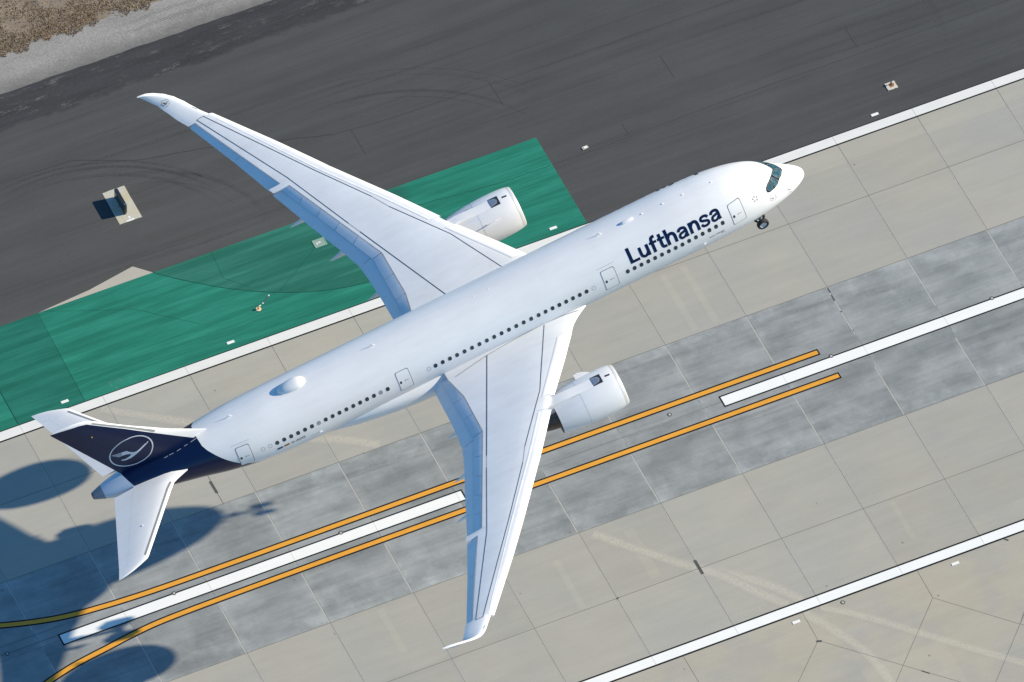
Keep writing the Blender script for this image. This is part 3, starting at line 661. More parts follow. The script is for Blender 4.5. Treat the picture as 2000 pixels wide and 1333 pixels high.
def on_side(x0, z0, side=-1, off=.012, flip=False):      # u runs toward the nose on starboard, v up along the skin from height z0
    def f(u, v):
        x = x0 + u if not flip else x0 - u; a, b, w_ = sec(x); zc, h = (a + b) / 2, (a - b) / 2
        ph = math.degrees(math.asin(max(-1, min(1, (z0 - zc) / h)))) + math.degrees(v / ((h + w_) / 2)); return surf(x, ph, off, side)
    return f
GL = {
 'L': [R4(0, 0, .29, 1.45), R4(0, 0, .88, .26)],
 'u': [stroke([(.135, 1.04), (.135, .42), (.20, .20), (.42, .10), (.62, .19), (.74, .36)], .26, True), R4(.65, 0, .92, 1.04)],
 'f': [stroke([(.27, 0), (.27, .8), (.27, 1.1), (.33, 1.29), (.47, 1.365), (.63, 1.36)], .27, True), R4(0, .8, .65, 1.02)],
 't': [stroke([(.27, 1.36), (.27, .7), (.27, .33), (.33, .17), (.47, .12), (.63, .13)], .27, True), R4(0, .8, .65, 1.02)],
 'h': [R4(0, 0, .28, 1.45), stroke([(.18, .62), (.28, .82), (.50, .925), (.73, .84), (.81, .62), (.81, .3), (.81, 0)], .27, True)],
 'n': [R4(0, 0, .27, 1.04), stroke([(.18, .62), (.28, .82), (.50, .925), (.72, .84), (.79, .62), (.79, .3), (.79, 0)], .27, True)],
 'a': [stroke([(.13, .70), (.20, .86), (.44, .94), (.69, .86), (.76, .66), (.76, .3), (.765, .12), (.80, 0)], .25, True), R4(.76, 0, .92, .10), stroke([(.72, .60), (.47, .545), (.22, .47), (.125, .28), (.21, .11), (.39, .08), (.58, .15), (.70, .32)], .23, True)],
 's': [stroke([(.79, .72), (.70, .88), (.46, .945), (.22, .88), (.145, .73), (.26, .60), (.50, .52), (.70, .43), (.755, .28), (.66, .14), (.45, .09), (.2, .15), (.10, .33)], .235, True)],
}
LX = [('L', 0), ('u', .98), ('f', 2.02), ('t', 2.76), ('h', 3.47), ('a', 4.54), ('n', 5.60), ('s', 6.62), ('a', 7.60)]
for side in (-1, 1):
    polys = []
    mp = on_side(-16.73, 1.13, -1) if side < 0 else on_side(-8.21, 1.13, 1, flip=True)
    Vs, Fs = [], []
    for ch, x0 in LX:
        pl = [[(x + x0, y) for x, y in q] for q in GL[ch]]
        V, F = fill(pl, (), .16); n0 = len(Vs); Vs += [mp(v.x, v.y) for v in V]; Fs += [[i + n0 for i in t_] for t_ in F]
    mesh('airline_lettering', Vs, Fs, M_TEXT, fus, 60)
def small_text(s, size, x0, z0, m, name, bold=0., align='LEFT', side=-1):
    c = bpy.data.curves.new(name, 'FONT'); c.body = s; c.size = size; c.offset = bold; c.align_x = align; c.resolution_u = 3
    o = bpy.data.objects.new(name, c); scn.collection.objects.link(o); bpy.context.view_layer.update()
    dg = bpy.context.evaluated_depsgraph_get(); me = bpy.data.meshes.new_from_object(o.evaluated_get(dg))
    mp = on_side(x0, z0, side, .012); V = [mp(v.co.x, v.co.y) for v in me.vertices]; F = [list(p.vertices) for p in me.polygons]
    bpy.data.objects.remove(o); bpy.data.meshes.remove(me); return mesh(name, V, F, m, fus)
small_text('D-AIXE', .40, -48.55, -.30, M_BLACKPT, 'registration_lettering', .004)
small_text('Airbus A350-900', .20, -9.80, -.24, M_BLACKPT, 'type_lettering', .002)
small_text('Essen', .17, -8.72, -.40, M_BLACKPT, 'type_lettering', .002)

# cabin windows, one by one on the side in view
def wphi(x, z=.635): a, b, w_ = sec(x); return math.degrees(math.asin((z - (a + b) / 2) / ((a - b) / 2)))
mids = [(-35.034, 0), (-33.044, 3), (-31.662, 5), (-29.607, 8), (-27.562, 11), (-25.495, 14), (-24.201, 16), (-21.047, 21)]
WX = [-8.33 - .635 * k for k in range(15)] + [lerp(k, [b for a, b in mids], [a for a, b in mids]) for k in range(22)] + [-49.645 + .6365 * k for k in range(17)]
wz = lambda x: .66 if x > -12 else (.63 if x > -43 else (.63 - .02 * (-43 - x) / 6.6))
def win_geo(x, side, rx=.162, rz=.222, off=.010):
    ph = wphi(x, wz(x)); ring = []
    a, b, w_ = sec(x); r_ = (w_ + (a - b) / 2) / 2
    pts = [(0, 0)] + [(rx * math.copysign(abs(math.cos(t)) ** .85, math.cos(t)), rz * math.copysign(abs(math.sin(t)) ** .85, math.sin(t))) for t in [2 * math.pi * k / 20 for k in range(20)]]
    return [surf(x + u, ph + math.degrees(v / r_), off, side) for u, v in pts], [[0, 1 + k, 1 + (k + 1) % 20] for k in range(20)]
light_w = (-45.83, -40.11)
for i, x in enumerate(WX):
    lt = any(abs(x - q) < .3 for q in light_w)
    V, F = win_geo(x, -1); o = mesh('cabin_window', V, F, M_SHADE if lt else M_WIN, fus)
    if lt: o['label'] = 'cabin window with its pale blind drawn down'
V, F = join([win_geo(x, 1) for x in WX]); o = mesh('far_side_windows', V, F, M_WIN, fus); o['kind'] = 'stuff'
for side in (-1, 1):
    for x in (-50.936, -50.294, -35.654, -20.383):
        V, F = fill([circ(0, 0, .17, .235)], [circ(0, 0, .145, .21)], 0); r_ = 3.0; ph = wphi(x, .62)
        mesh('window_plug', [surf(x + v.x, ph + math.degrees(v.y / r_), .010, side) for v in V], F, M_GREYLN, fus)
# doors
def rrect(x0, x1, y0, y1, r, n=5):
    o = []
    for cx, cy, a0 in ((x1 - r, y1 - r, 0), (x0 + r, y1 - r, 90), (x0 + r, y0 + r, 180), (x1 - r, y0 + r, 270)):
        for k in range(n + 1): a = R(a0 + 90 * k / n); o.append((cx + r * math.cos(a), cy + r * math.sin(a)))
    return o
for side in (-1, 1):
    for x0, x1, zb_, zt_ in ((-7.45, -6.25, -.25, 1.72), (-19.41, -18.2, -.37, 1.66), (-38.44, -37.28, -.37, 1.62), (-53.07, -51.9, -.40, 1.68)):
        def mp(u, v, side=side): 
            a, b, w_ = sec(u); return surf(u, math.degrees(math.asin(max(-1, min(1, (v - (a + b) / 2) / ((a - b) / 2))))), .011, side)
        d = decal('passenger_door', [rrect(x0 + .03, x1 - .03, zb_ + .03, zt_ - .03, .15)], mp, M_WHITE, g=.2)
        h_ = [rrect(x0 + .022, x1 - .022, zb_ + .022, zt_ - .022, .15)]
        decal('door_seam', [rrect(x0 - .022, x1 + .022, zb_ - .022, zt_ + .022, .16)], mp, M_GREYLN, d, holes=h_, g=.2)
        def mp2(u, v, mp=mp, side=side):
            p = mp(u, v); return p + Vector((0, side * .004, .002))
        decal('door_window', [circ((x0 + x1) / 2 - .38, .62, .10, .15, 16)], mp2, M_WIN, d, g=0)
        decal('door_stencil', [R4((x0 + x1) / 2 + .10, .62, (x0 + x1) / 2 + .34, .67)], mp2, M_GREYLN, d, g=0)
        decal('door_latch_mark', [R4((x0 + x1) / 2 - .02, .57, (x0 + x1) / 2 + .04, .72)], mp2, M_GREYLN, d, g=0)
    for xa, xb, z_ in ((-19.6, -18.0, 1.9), (-53.3, -51.7, 1.9)):
        decal('rain_gutter', [R4(xa, z_, xb, z_ + .03)], lambda u, v, side=side: mp(u, v, side), M_LTLN, g=0)
# cockpit windows
def phi_map(side, off): return lambda u, v: surf(u, v * 10, off, side)     # v is phi/10 so both axes are of like size
mask_up = [(-2.393, 97), (-2.45, 90), (-2.502, 86), (-2.806, 71.5), (-3.154, 59.5), (-3.481, 50.7), (-3.731, 42.5), (-3.829, 36), (-3.785, 31.2)]
mask_lo = [(-3.60, 29.6), (-3.437, 30.5), (-3.024, 35), (-2.621, 43), (-2.317, 55), (-2.001, 66), (-1.76, 82), (-1.69, 90), (-1.686, 97)]
pl = [(x, p / 10) for x, p in mask_up[1:] + mask_lo[:-1]]
mk_ = []
for side in (-1, 1): V, F = fill([pl], (), .15); mk_.append(([phi_map(side, .012)(v.x, v.y) for v in V], F))
V, F = join(mk_); mask = mesh('cockpit_mask', V, F, M_COCKF, fus, 60)
panes = [[(-2.36, 88.5), (-1.80, 88.5), (-1.84, 79), (-2.08, 66.5), (-2.33, 58.6), (-2.567, 64.0), (-2.752, 71.5), (-2.55, 80)], [(-2.85, 65.5), (-2.479, 53.3), (-2.565, 47), (-2.80, 40.5), (-3.05, 37.5), (-3.09, 45.2), (-3.08, 58.5)], [(-3.198, 55.5), (-3.16, 49.7), (-3.14, 42), (-3.18, 35.5), (-3.44, 32.6), (-3.64, 33.2), (-3.73, 37), (-3.65, 43.2), (-3.45, 50)]]
for side in (-1, 1):
    for pn in panes:
        q = [(x, p / 10) for x, p in pn]; mx, my = sum(a for a, b in q) / len(q), sum(b for a, b in q) / len(q); q = [(mx + (a - mx) * .93, my + (b - my) * .94) for a, b in q]; cx = sum(a for a, b in q) / len(q); cy = sum(b for a, b in q) / len(q)
        o = decal('cockpit_window', [q], phi_map(side, .022), M_COCK, mask, g=.12)
        fr = [(cx + (a - cx) * 1.035, cy + (b - cy) * 1.035) for a, b in q]; q = q if False else q
        decal('window_frame', [fr], phi_map(side, .018), M_LTLN, mask, holes=[q], g=.12)
# roof hatch, emblem marks near the nose, probes
decal('roof_hatch_seam', [rrect(-4.28, -3.82, 6.75, 8.35, .16)], phi_map(-1, .010), M_LTLN, holes=[rrect(-4.255, -3.845, 6.83, 8.27, .15)], g=0)
CM = [(-61.3, 5.37), (-61.24, 5.32), (-61.12, 5.12), (-60.83, 4.85), (-60.56, 4.79), (-60.35, 4.86), (-59.97, 5.06), (-59.63, 5.27), (-59.56, 5.23), (-59.36, 5.38), (-59.33, 5.27), (-59.98, 4.85), (-60.4, 4.59), (-60.74, 4.36), (-61.1, 4.19), (-61.58, 4.12), (-61.93, 4.25), (-61.97, 4.40), (-61.62, 4.33), (-61.29, 4.43), (-60.99, 4.64), (-61.15, 4.78), (-61.38, 4.89), (-61.62, 4.93), (-61.72, 4.97), (-61.75, 5.40)]
CF = [[(-62.58, 5.44), (-61.63, 5.36)], [(-62.43, 5.27), (-61.67, 5.21)], [(-62.27, 5.11), (-61.67, 5.07)], [(-62.12, 4.97), (-61.63, 4.95)], [(-60.43, 4.94), (-59.97, 5.04)]]
def crane(scale=1, rot=0, cx=-60.95, cz=4.98, rw=.10, fw=.09, body=1.0):
    def T(p):
        u, v = (p[0] - cx) * scale, (p[1] - cz) * scale; return (u * math.cos(rot) - v * math.sin(rot), u * math.sin(rot) + v * math.cos(rot))
    polys = [[T(p) for p in CM]] + [[T(q) for q in stroke(f, fw)] for f in CF[:4]]
    rr_ = 1.92 * scale
    return polys, circ(0, 0, rr_, n=56), circ(0, 0, rr_ - rw * scale, n=56)
def emblem(name, mapf, m, parent, scale, rw, rot=0):
    po, oc_, ic = crane(scale, rot, rw=rw); V1, F1 = fill(po, (), 0); V2, F2 = fill([oc_], [ic], 0)
    V, F = join([([mapf(v.x, v.y) for v in V1], F1), ([mapf(v.x, v.y) for v in V2], F2)]); return mesh(name, V, F, m, parent)
def nose_map(x0, ph0, off=.012, side=-1):
    def f(u, v):
        a, b, w_ = sec(x0 + u); return surf(x0 + u, ph0 + math.degrees(v / ((w_ + (a - b) / 2) / 2)), off, side)
    return f
emblem('bird_emblem', nose_map(-3.50, 12.2), M_GREYLN, fus, .165, .13, R(0))
tri = []
for k in range(5):
    a = R(72 * k + 18); c, s = math.cos(a), math.sin(a)
    def T(u, v): return (c * u - s * v, s * u + c * v)
    tri.append([T(.25, -.08), T(.25, .08), T(.11, 0.045)])
decal('star_emblem', tri, nose_map(-5.0, 30), M_GREYLN, g=0)
for x, p in ((-2.339, 33.2), (-1.86, 20.5), (-1.871, 10), (-1.914, -1), (-1.98, 14)):
    a = surf(x, p, .0); b = surf(x, p, .10); mesh('air_probe', *join([tube(a, b, .025), tube(b, b + Vector((.14, 0, 0)), .02, .012)]), M_GREYLN, fus)
# antennas on the crown
for x in (-14.1, -12.18, -10.36, -7.75, -29.74, -28.35):
    sc_ = .62 if x > -20 else .35
    rows = []
    for t, r_, h_ in ((.20, .01, .01), (.15, .06, .06), (0, .09, .10), (-.15, .07, .08), (-.22, .02, .02)):
        rows.append([surf(x, 90) + Vector((t * sc_, math.cos(a) * r_ * sc_, max(math.sin(a), -.1) * h_ * sc_)) for a in [math.pi * 2 * k / 12 for k in range(12)]])
    mesh('dome_antenna', *grid(rows, True, True), M_WHITE, fus, 60)
def pod(name, x0, x1, w_, h_, m, n=14, base=3.0, rearp=.9):
    rows = []
    for i in range(n + 1):
        t = i / n; x = x0 + (x1 - x0) * t; s = (math.sin(math.pi * min(t * 1.6, 1) / 2) if t < .4 else 1) ; s = math.sqrt(max(1 - ((t - .38) / (.38 if t < .38 else .62)) ** 2, 0)) ** (rearp)
        rows.append([Vector((x, w_ / 2 * s * math.cos(a), base - .05 + (h_ + .05) * s * max(math.sin(a), 0) ** .9)) for a in [math.pi * k / 16 for k in range(17)]])
    V, F = grid(rows); return mesh(name, V, F, m, fus, 70)
pod('satcom_dome', -45.28, -47.9, 1.22, .48, M_WHITE, 22, 3.04, 1.0)
decal('dome_base_plate', [[(-45.15, 0), (-45.5, .60), (-46.4, .72), (-47.6, .55), (-48.1, 0), (-47.6, -.55), (-46.4, -.72), (-45.5, -.60)]], lambda u, v: surf(u, 90 + math.degrees(v / 3.01), .012), M_WHITE, g=.3)
rows = []
for t, r_ in ((0, .02), (.06, .12), (.2, .16), (1.0, .16), (1.12, .14), (1.25, .08), (1.32, .01)):
    rows.append([Vector((-14.9 - t * .95, r_ * math.cos(a), 3.02 + .20 * (r_ / .16) * max(math.sin(a), 0))) for a in [math.pi * k / 12 for k in range(13)]])
mesh('bar_antenna', *grid(rows), M_WHITE, fus, 60)
for x in (-17.9, -38.9, -52.15):
    z = sec(x)[0]; n = 8
    mesh('blade_antenna', *grid([[Vector((x + .18, 0, z - .05)), Vector((x, .03, z - .05)), Vector((x - .38, 0, z - .05)), Vector((x, -.03, z - .05))], [Vector((x - .12, 0, z + .30)), Vector((x - .2, .012, z + .30)), Vector((x - .36, 0, z + .30)), Vector((x - .2, -.012, z + .30))]], True, True), M_WHITE, fus)
for x, p in ((-10.29, -11.5), (-45.88, -9.5)):
    q = surf(x, p); mesh('side_blade_antenna', *box(q + Vector((0, -.06, 0)), (.22, .14, .02)), M_WHITE, fus)
    decal('drain_strip', [R4(x - 1.1, 0, x - .15, .035)], on_side(0, -.52), M_LTLN, g=0)
# flags
fz = lambda u, v: on_side(0, -.24)(u, v)
decal('flag', [R4(-49.82, -.05, -49.34, .19)], fz, M_EUBLUE, g=0)
decal('flag', [R4(-49.18, .11, -48.72, .19)], fz, M_BLACKPT, g=0); decal('flag', [R4(-49.18, .03, -48.72, .11)], fz, M_RED, g=0); decal('flag', [R4(-49.18, -.05, -48.72, .03)], fz, M_GOLD, g=0)
decal('tailcone_panel_seam', [rrect(-62.87, -62.39, 3.6, 6.9, .06)], phi_map(-1, .010), M_LTLN, holes=[rrect(-62.85, -62.41, 3.65, 6.85, .05)], g=0)
FBS = [((-55.43, 81.5), (-56.09, 78.8)), ((-56.4, 77.6), (-56.73, 76.6)), ((-57.06, 74.6), (-57.45, 73.3)), ((-57.75, 72.8), (-58.16, 72.4)), ((-58.27, 72.0), (-58.62, 71.0))]
mesh('exhaust_outlet', *revolve([(-.002, .30), (.0, .25), (-.05, .22), (.25, .18)], (-65.26, 0, 1.35), 'x', 24), M_DKMETAL, fus)
# belly fairing
rows = []
FX = [-19.5, -20.2, -21, -22, -23.6, -26.5, -30, -34, -36.5, -38.5, -40.5, -42.3, -43.8, -45, -46]
FWd = [1.2, 1.55, 1.9, 2.35, 2.95, 3.36, 3.46, 3.44, 3.36, 3.22, 3.0, 2.72, 2.4, 2.1, 1.8]; FZb = [-2.4, -2.8, -3.1, -3.35, -3.6, -3.72, -3.8, -3.8, -3.78, -3.7, -3.55, -3.38, -3.2, -3.08, -2.95]
fwp, fzp = Pchip(FX, FWd), Pchip(FX, FZb)
for i in range(70):
    x = -19.5 - 26.5 * i / 69; w_, zb_ = fwp(x), fzp(x); zc = -1.95; row = []
    for k in range(48):
        a = 2 * math.pi * k / 48; c, s = math.cos(a), math.sin(a); up_ = s > 0; h = (1.02 * min(1, (w_ - 1.7) / 1.3)) if up_ else (zc - zb_)
        row.append(Vector((x, w_ * math.copysign(abs(c) ** .8, c), zc + h * math.copysign(abs(s) ** .8, s))))
    rows.append(row)
mesh('belly_fairing', *grid(rows, True, True), M_WHITE, air, 60, fix=True)

# ------------------------------------------------------------------ wings
LEP = [(0, -21.0), (2.6, -21.43), (2.98, -22.05), (3.4, -22.62), (3.83, -23.09), (4.25, -23.4), (4.68, -23.66), (6.9, -25.2), (10.06, -27.55), (11.41, -28.40), (15.04, -30.80), (24.46, -37.42), (29.18, -40.92), (29.6, -41.24)]
LEW = [(29.18, -41.19), (30.12, -41.94), (30.59, -42.283), (31.196, -42.84), (31.63, -43.47), (31.915, -44.18), (32.10, -44.96), (32.195, -45.57), (32.23, -46.32)]
TEF = [(0, -35.9), (3.26, -35.94), (7.35, -36.07), (9.2, -36.2), (10.74, -36.37), (12.5, -36.95), (15.53, -38.12), (20.49, -39.96), (24.5, -41.53), (29.17, -43.5)]
TEW = [(29.17, -43.5), (29.976, -43.98), (30.88, -44.475), (31.59, -45.05), (31.97, -45.71), (32.15, -46.1), (32.23, -46.38)]
HG = [(0, -34.6), (3.78, -34.54), (6.12, -34.13), (8.3, -34.2), (10.5, -34.26), (20.15, -38.37)]
SPT = [(0, -35.1), (3.78, -35.10), (6.2, -35.07), (8.27, -35.09), (10.52, -35.14), (20.43, -39.18)]
ALF = [(20.69, -39.0), (24.6, -40.86), (29.2, -42.93)]
def Lp(T, y): return lerp(y, [a for a, b in T], [b for a, b in T])
def LEo(y): return Lp(LEP, y) if y < 29.3 else Lp(LEW, y)          # outermost leading edge, slats included
def LEm(y):
    if y <= 4.66: return Lp(LEP, y)
    if y < 29.3: return Lp(LEP, y) - .27 * min(1, (y - 4.66) / .03)
    return Lp(LEW, y)
def TE(y): return Lp(TEF, y) if y < 29.2 else Lp(TEW, y)
def ZU(y):
    d = max(0, y - 29.3); return lerp(y, [0, 2.9, 9.2, 20.5, 24.5, 29.3], [-1.25, -1.0, -.2, 1.25, 2.0, 2.87]) + .18 * d + 2.1 * (d / 2.93) ** 4
def NRM(y):
    e = .05; s = (ZU(y + e) - ZU(y - e)) / (2 * e); v = Vector((0, -s, 1)); return v.normalized()
CP = Pchip([0, .015, .05, .1, .2, .35, .5, .65, .75, .85, 1.0], [-.44, -.30, -.175, -.075, .02, .06, .04, .0, -.035, -.09, -.20])
def KC(y): return min(1, .38 + .62 * (LEo(y) - TE(y)) / 11.0)
def Zup(x, y):
    c = min(max((LEo(y) - x) / (LEo(y) - TE(y)), 0), 1); return CP(c) * KC(y)
def WP(x, y, off=0.):             # point on the upper wing skin
    return Vector((x, y, ZU(y))) + NRM(y) * (Zup(x, y) + off)
def THK(y): return lerp(y, [0, 2.6, 9, 20, 29, 31, 32.3], [1.7, 1.6, 1.1, .55, .30, .14, .03])
SH = Pchip([0, .02, .06, .15, .35, .6, .8, .92, 1], [0, .3, .52, .82, 1, .82, .45, .2, .06])
def mir(P, s): return Vector((P[0], P[1] * s, P[2]))
CS = [0, .004, .012, .025, .045, .07, .1, .14, .19, .25, .32, .4, .48, .56, .64, .72, .78]
YS = [2.0, 2.6, 2.8, 2.98, 3.2, 3.4, 3.6, 3.83, 4.05, 4.25, 4.5, 4.66, 4.70, 5.3, 6.1, 6.9, 7.6, 8.3, 9.1, 10.06, 10.5, 11.4, 12.2, 13.5, 15, 16.5, 18, 19.2, 20.15, 20.19, 20.20, 20.5, 20.68, 20.69, 22, 23.3, 24.6, 26, 27.5, 28.4, 29.19, 29.20, 29.29, 29.31, 29.6, 29.8, 29.98, 30.15, 30.3, 30.45, 30.6, 30.75, 30.9, 31.03, 31.15, 31.25, 31.34, 31.42, 31.5, 31.57, 31.63, 31.69, 31.75, 31.80, 31.85, 31.9, 31.95, 31.99, 32.03, 32.07, 32.10, 32.13, 32.16, 32.18, 32.2, 32.215, 32.23]
def fixed_te(y):
    if y <= 20.195: return Lp(HG, y)
    if y <= 20.685: return Lp(TEF, y)
    if y <= 29.195: return Lp(ALF, y)
    return TE(y)
M_LIPW = M_WHITE
def build_wing(s):
    nm = 'wing'; rows = []
    for y in YS:
        le, te, ft, t = LEm(y), TE(y), fixed_te(y), THK(y); ch = le - te; cl = (le - ft) / ch; n_ = NRM(y); up_, lo_ = [], []
        cs = [c / .78 * cl if c > .25 else c for c in CS] if cl > .3 else CS
        cs = [c for c in CS if c < .4] ; k = len(CS) - len(cs); cs += [.4 + (cl - .4) * (i + 1) / k for i in range(k)] if cl > .42 else []
        for c in cs:
            x = le - c * ch; off = 0
            if 4.67 < y < 29.3 and c < .045: off = -.02
            p = WP(x, y, off); up_.append(p)
            tt = t * SH(c) if y < 31.5 else t * SH(c)
            lo_.append(p - n_ * max(tt, .012))
        rows.append([mir(p, s) for p in up_[::-1] + lo_])
    V, F = grid(rows, True, True)
    wing = mesh(nm, V, F, M_WING, air, 40, fix=True)
    wing['label'] = 'near wing on the lower side of the photo' if s < 0 else 'far wing on the upper left side of the photo'
    # slats
    def slat(y0, y1, name='slat'):
        rr_ = []; n = max(3, int((y1 - y0) / .7))
        for i in range(n + 1):
            y = y0 + (y1 - y0) * i / n; le = Lp(LEP, y); n_ = NRM(y)
            st = lerp(y, [4.31, 6.6, 9.56, 11.09, 14.77, 20.37, 29.41], [-24.66, -26.23, -28.29, -29.32, -31.73, -35.64, -41.58]); L_ = le - st; pr = []
            k = min(1, L_ / 1.1)
            for u, z in ((1.0, .012), (.95, .012), (.86, -.005), (.7, -.06), (.5, -.135), (.33, -.215), (.2, -.28), (.1, -.34), (.03, -.40), (0, -.45), (.02, -.50), (.08, -.54), (.2, -.56), (.38, -.55), (.40, -.5), (.35, -.42), (.5, -.25), (.75, -.09), (1, .0)):
                x = le - u * L_; base = WP(st, y)[2] if False else 0
                zz = Zup(st, y) * u + z * (.55 + .45 * k); pr.append(Vector((x, y, ZU(y))) + n_ * zz)
            rr_.append([mir(p, s) for p in pr])
        return mesh(name, *grid(rr_, True, True), M_WHITE, wing, 40, fix=True)
    slat(4.70, 10.04)
    eds = [11.40, 14.4, 17.4, 20.4, 23.4, 26.45, 29.47]
    for a, b in zip(eds, eds[1:]): slat(a + .0, b - .025)
    # spoilers, drooped with the flaps
    def panel(name, f0, f1, t0, t1, dz0, dz1, n=6, m=M_FLAP, th=.05):
        rr_ = []
        for i in range(n + 1):
            k = i / n; yf = f0 + (f1 - f0) * k; yt = t0 + (t1 - t0) * k; xf = Lp(HG, yf) - .03; xt = Lp(SPT, yt); a = WP(xf, yf, .005); b = WP(Lp(HG, yt), yt); b = Vector((xt, yt, b.z - (dz0 + (dz1 - dz0) * k)))
            mid = (a + b) / 2 + Vector((0, 0, .014)); q1 = a * .78 + b * .22 + Vector((0, 0, .009))
            rr_.append([mir(p, s) for p in (a, q1, mid, b, b - Vector((0, 0, .015)), mid - Vector((0, 0, th)), a - Vector((0, 0, th)))])
        return mesh(name, *grid(rr_, True, True), m, wing, 30, fix=True)
    for a, b in ((3.45, 6.10), (6.14, 8.24), (8.28, 10.50)): panel('spoiler', a, b, a + (-.0), b, .235, .235)
    fs = [10.54, 12.93, 14.88, 16.79, 18.67, 20.15]; ts = [10.56, 12.57, 14.52, 16.43, 18.31, 20.40]
    for i in range(5): panel('spoiler', fs[i] + .018, fs[i + 1] - .018, ts[i] + .018, ts[i + 1] - .018, .225, .215)
    # flaps
    def flap(y0, y1, dz0, dz1, n, name='flap'):
        rr_ = []
        for i in range(n + 1):
            k = i / n; y = y0 + (y1 - y0) * k; xt = Lp(TEF, y); xs = Lp(SPT, y); xh = Lp(HG, y) + .1; zs = WP(Lp(HG, y), y).z - .25; zt = zs - (dz0 + (dz1 - dz0) * k); zs -= .055
            xm = (xs + xt) / 2; L_ = xs - xt
            pr = [(xh - .15, zs - .05), (xh - .3, zs + .02), ((xh + xs) / 2 - .1, zs + .045), (xs + .02, zs + .015), (xs - L_ * .25, zs - (zs - zt) * .20), (xm, zs - (zs - zt) * .45), (xt + L_ * .2, zs - (zs - zt) * .77), (xt, zt), (xt + .02, zt - .02), (xm, zs - (zs - zt) * .5 - .16), (xs, zs - .30), (xh - .3, zs - .32), (xh - .1, zs - .2)]
            rr_.append([mir(Vector((x, y, z)), s) for x, z in pr])
        return mesh(name, *grid(rr_, True, True), M_FLAP, wing, 35, fix=True)
    flap(3.26, 10.70, .62, .58, 10); flap(10.755, 20.42, .56, .42, 12)
    # ailerons
    for a, b in ((20.73, 24.53), (24.56, 29.16)):
        rr_ = []
        for i in range(7):
            y = a + (b - a) * i / 6; yt = y if i < 6 else b - .0; xf = Lp(ALF, y) - .03; xt = Lp(TEF, y) ; L_ = xf - xt; p = WP(xf + .02, y, -.01); dz = L_ * math.tan(R(22))
            pr = [(0, 0), (.15 * L_, -.01 - dz * .10), (.5 * L_, -dz * .45), (L_, -dz), (L_, -dz - .015), (.5 * L_, -dz * .5 - .1), (.1 * L_, -.22), (0, -.18)]
            rr_.append([mir(Vector((p.x - u, y, p.z + z)), s) for u, z in pr])
        mesh('aileron', *grid(rr_, True, True), M_FLAP, wing, 35, fix=True)
    # flap track fairings
    for yc, xt, zt, r_ in ((8.25, -37.0, -2.15, .42), (13.05, -38.3, -1.35, .40), (17.4, -39.9, -.5, .36)):
        rr_ = []; x0 = xt + 5.6; z0 = WP(x0, yc).z - THK(yc) * .85 - .12
        for i in range(19):
            t = i / 18; x = x0 + (xt - x0) * t; rad = r_ * math.sin(math.pi * min(max(t * .5 / .45 if t < .45 else .5 + (t - .45) / 1.1, 0), 1)) ** .8 if t < 1 else .01
            rad = max(rad, .012); zc = z0 + (zt - z0) * (t ** 1.5); rr_.append([mir(Vector((x, yc + rad * .62 * math.cos(a), zc + rad * 1.25 * math.sin(a))), s) for a in [2 * math.pi * k / 14 for k in range(14)]])
        mesh('flap_track_fairing', *grid(rr_, True, True), M_WHITE, wing, 60, fix=True)
    # painted boundary lines on the wing box
    def wl(pts, w_, n=14):
        o = []
        for (a, b) in zip(pts, pts[1:]):
            for k in range(n): o.append((a[0] + (b[0] - a[0]) * k / n, a[1] + (b[1] - a[1]) * k / n))
        o.append(pts[-1]); V, F = line_strip([(x, y) for x, y in o], w_, 0); return [mir(WP(x, y, .014), s) for x, y, _ in V], F
    fr = [(-25.32, 2.9), (-28.41, 9.25), (-31.85, 14.15)]; fr2 = [(-32.7, 15.7), (-41.99, 29.38)]; re = [(-30.74, 3.15), (-34.99, 13.2)]; re2 = [(-35.5, 14.4), (-38.17, 20.85), (-42.62, 29.33)]
    mesh('boundary_line', *join([wl(fr, .05), wl(fr2, .048), wl(re, .062), wl(re2, .05), wl([(-41.96, 29.40), (-42.65, 29.34)], .045)]), M_DKLN, wing)
    mesh('boundary_line', *join([wl([(-31.85, 14.15), (-32.7, 15.7)], .03), wl([(-34.99, 13.2), (-35.5, 14.4)], .03)]), M_GREYLN, wing)
    mesh('hinge_seam', *join([wl([(-34.50, 3.8), (-34.10, 6.12), (-34.17, 8.3), (-34.22, 10.5), (-38.34, 20.15)], .035)]), M_GREYLN, wing)
    mesh('aileron_seam', *wl([(-38.98, 20.72), (-42.9, 29.19)], .04), M_GREYLN, wing)
    mesh('panel_seam', *join([wl([(-27.72, 10.06), (-28.5, 9.9)], .03), wl([(-28.6, 11.35), (-29.5, 11.2)], .03)]), M_LTLN, wing)
    # winglet emblem
    if s > 0:
        c0 = Vector((-44.37, 31.568))
        def mpw(u, v):
            e = .02; y = c0.y; ty = Vector((0, 1, (ZU(y + e) - ZU(y - e)) / (2 * e))).normalized()
            # v runs spanwise along the skin; step y by arc length
            yy = y; d = 0; stp = .02 * (1 if v > 0 else -1)
            while d < abs(v): d += math.hypot(stp, ZU(yy + stp) - ZU(yy)); yy += stp
            return mir(WP(c0.x + u, min(yy, 32.2), .045), s)
        po, oc_, ic = crane(.18, R(22), rw=.13, fw=.07); 
        T = lambda p: (p[0] * math.cos(R(-25)) - p[1] * math.sin(R(-25)), p[0] * math.sin(R(-25)) + p[1] * math.cos(R(-25)))
        V1, F1 = fill([[T(q) for q in z] for z in po], (), 0); V2, F2 = fill([oc_], [ic], 0)
        V, F = join([([mpw(v.x, v.y) for v in V1], F1), ([mpw(v.x, v.y) for v in V2], F2)]); mesh('bird_emblem', V, F, M_DKLN, wing)
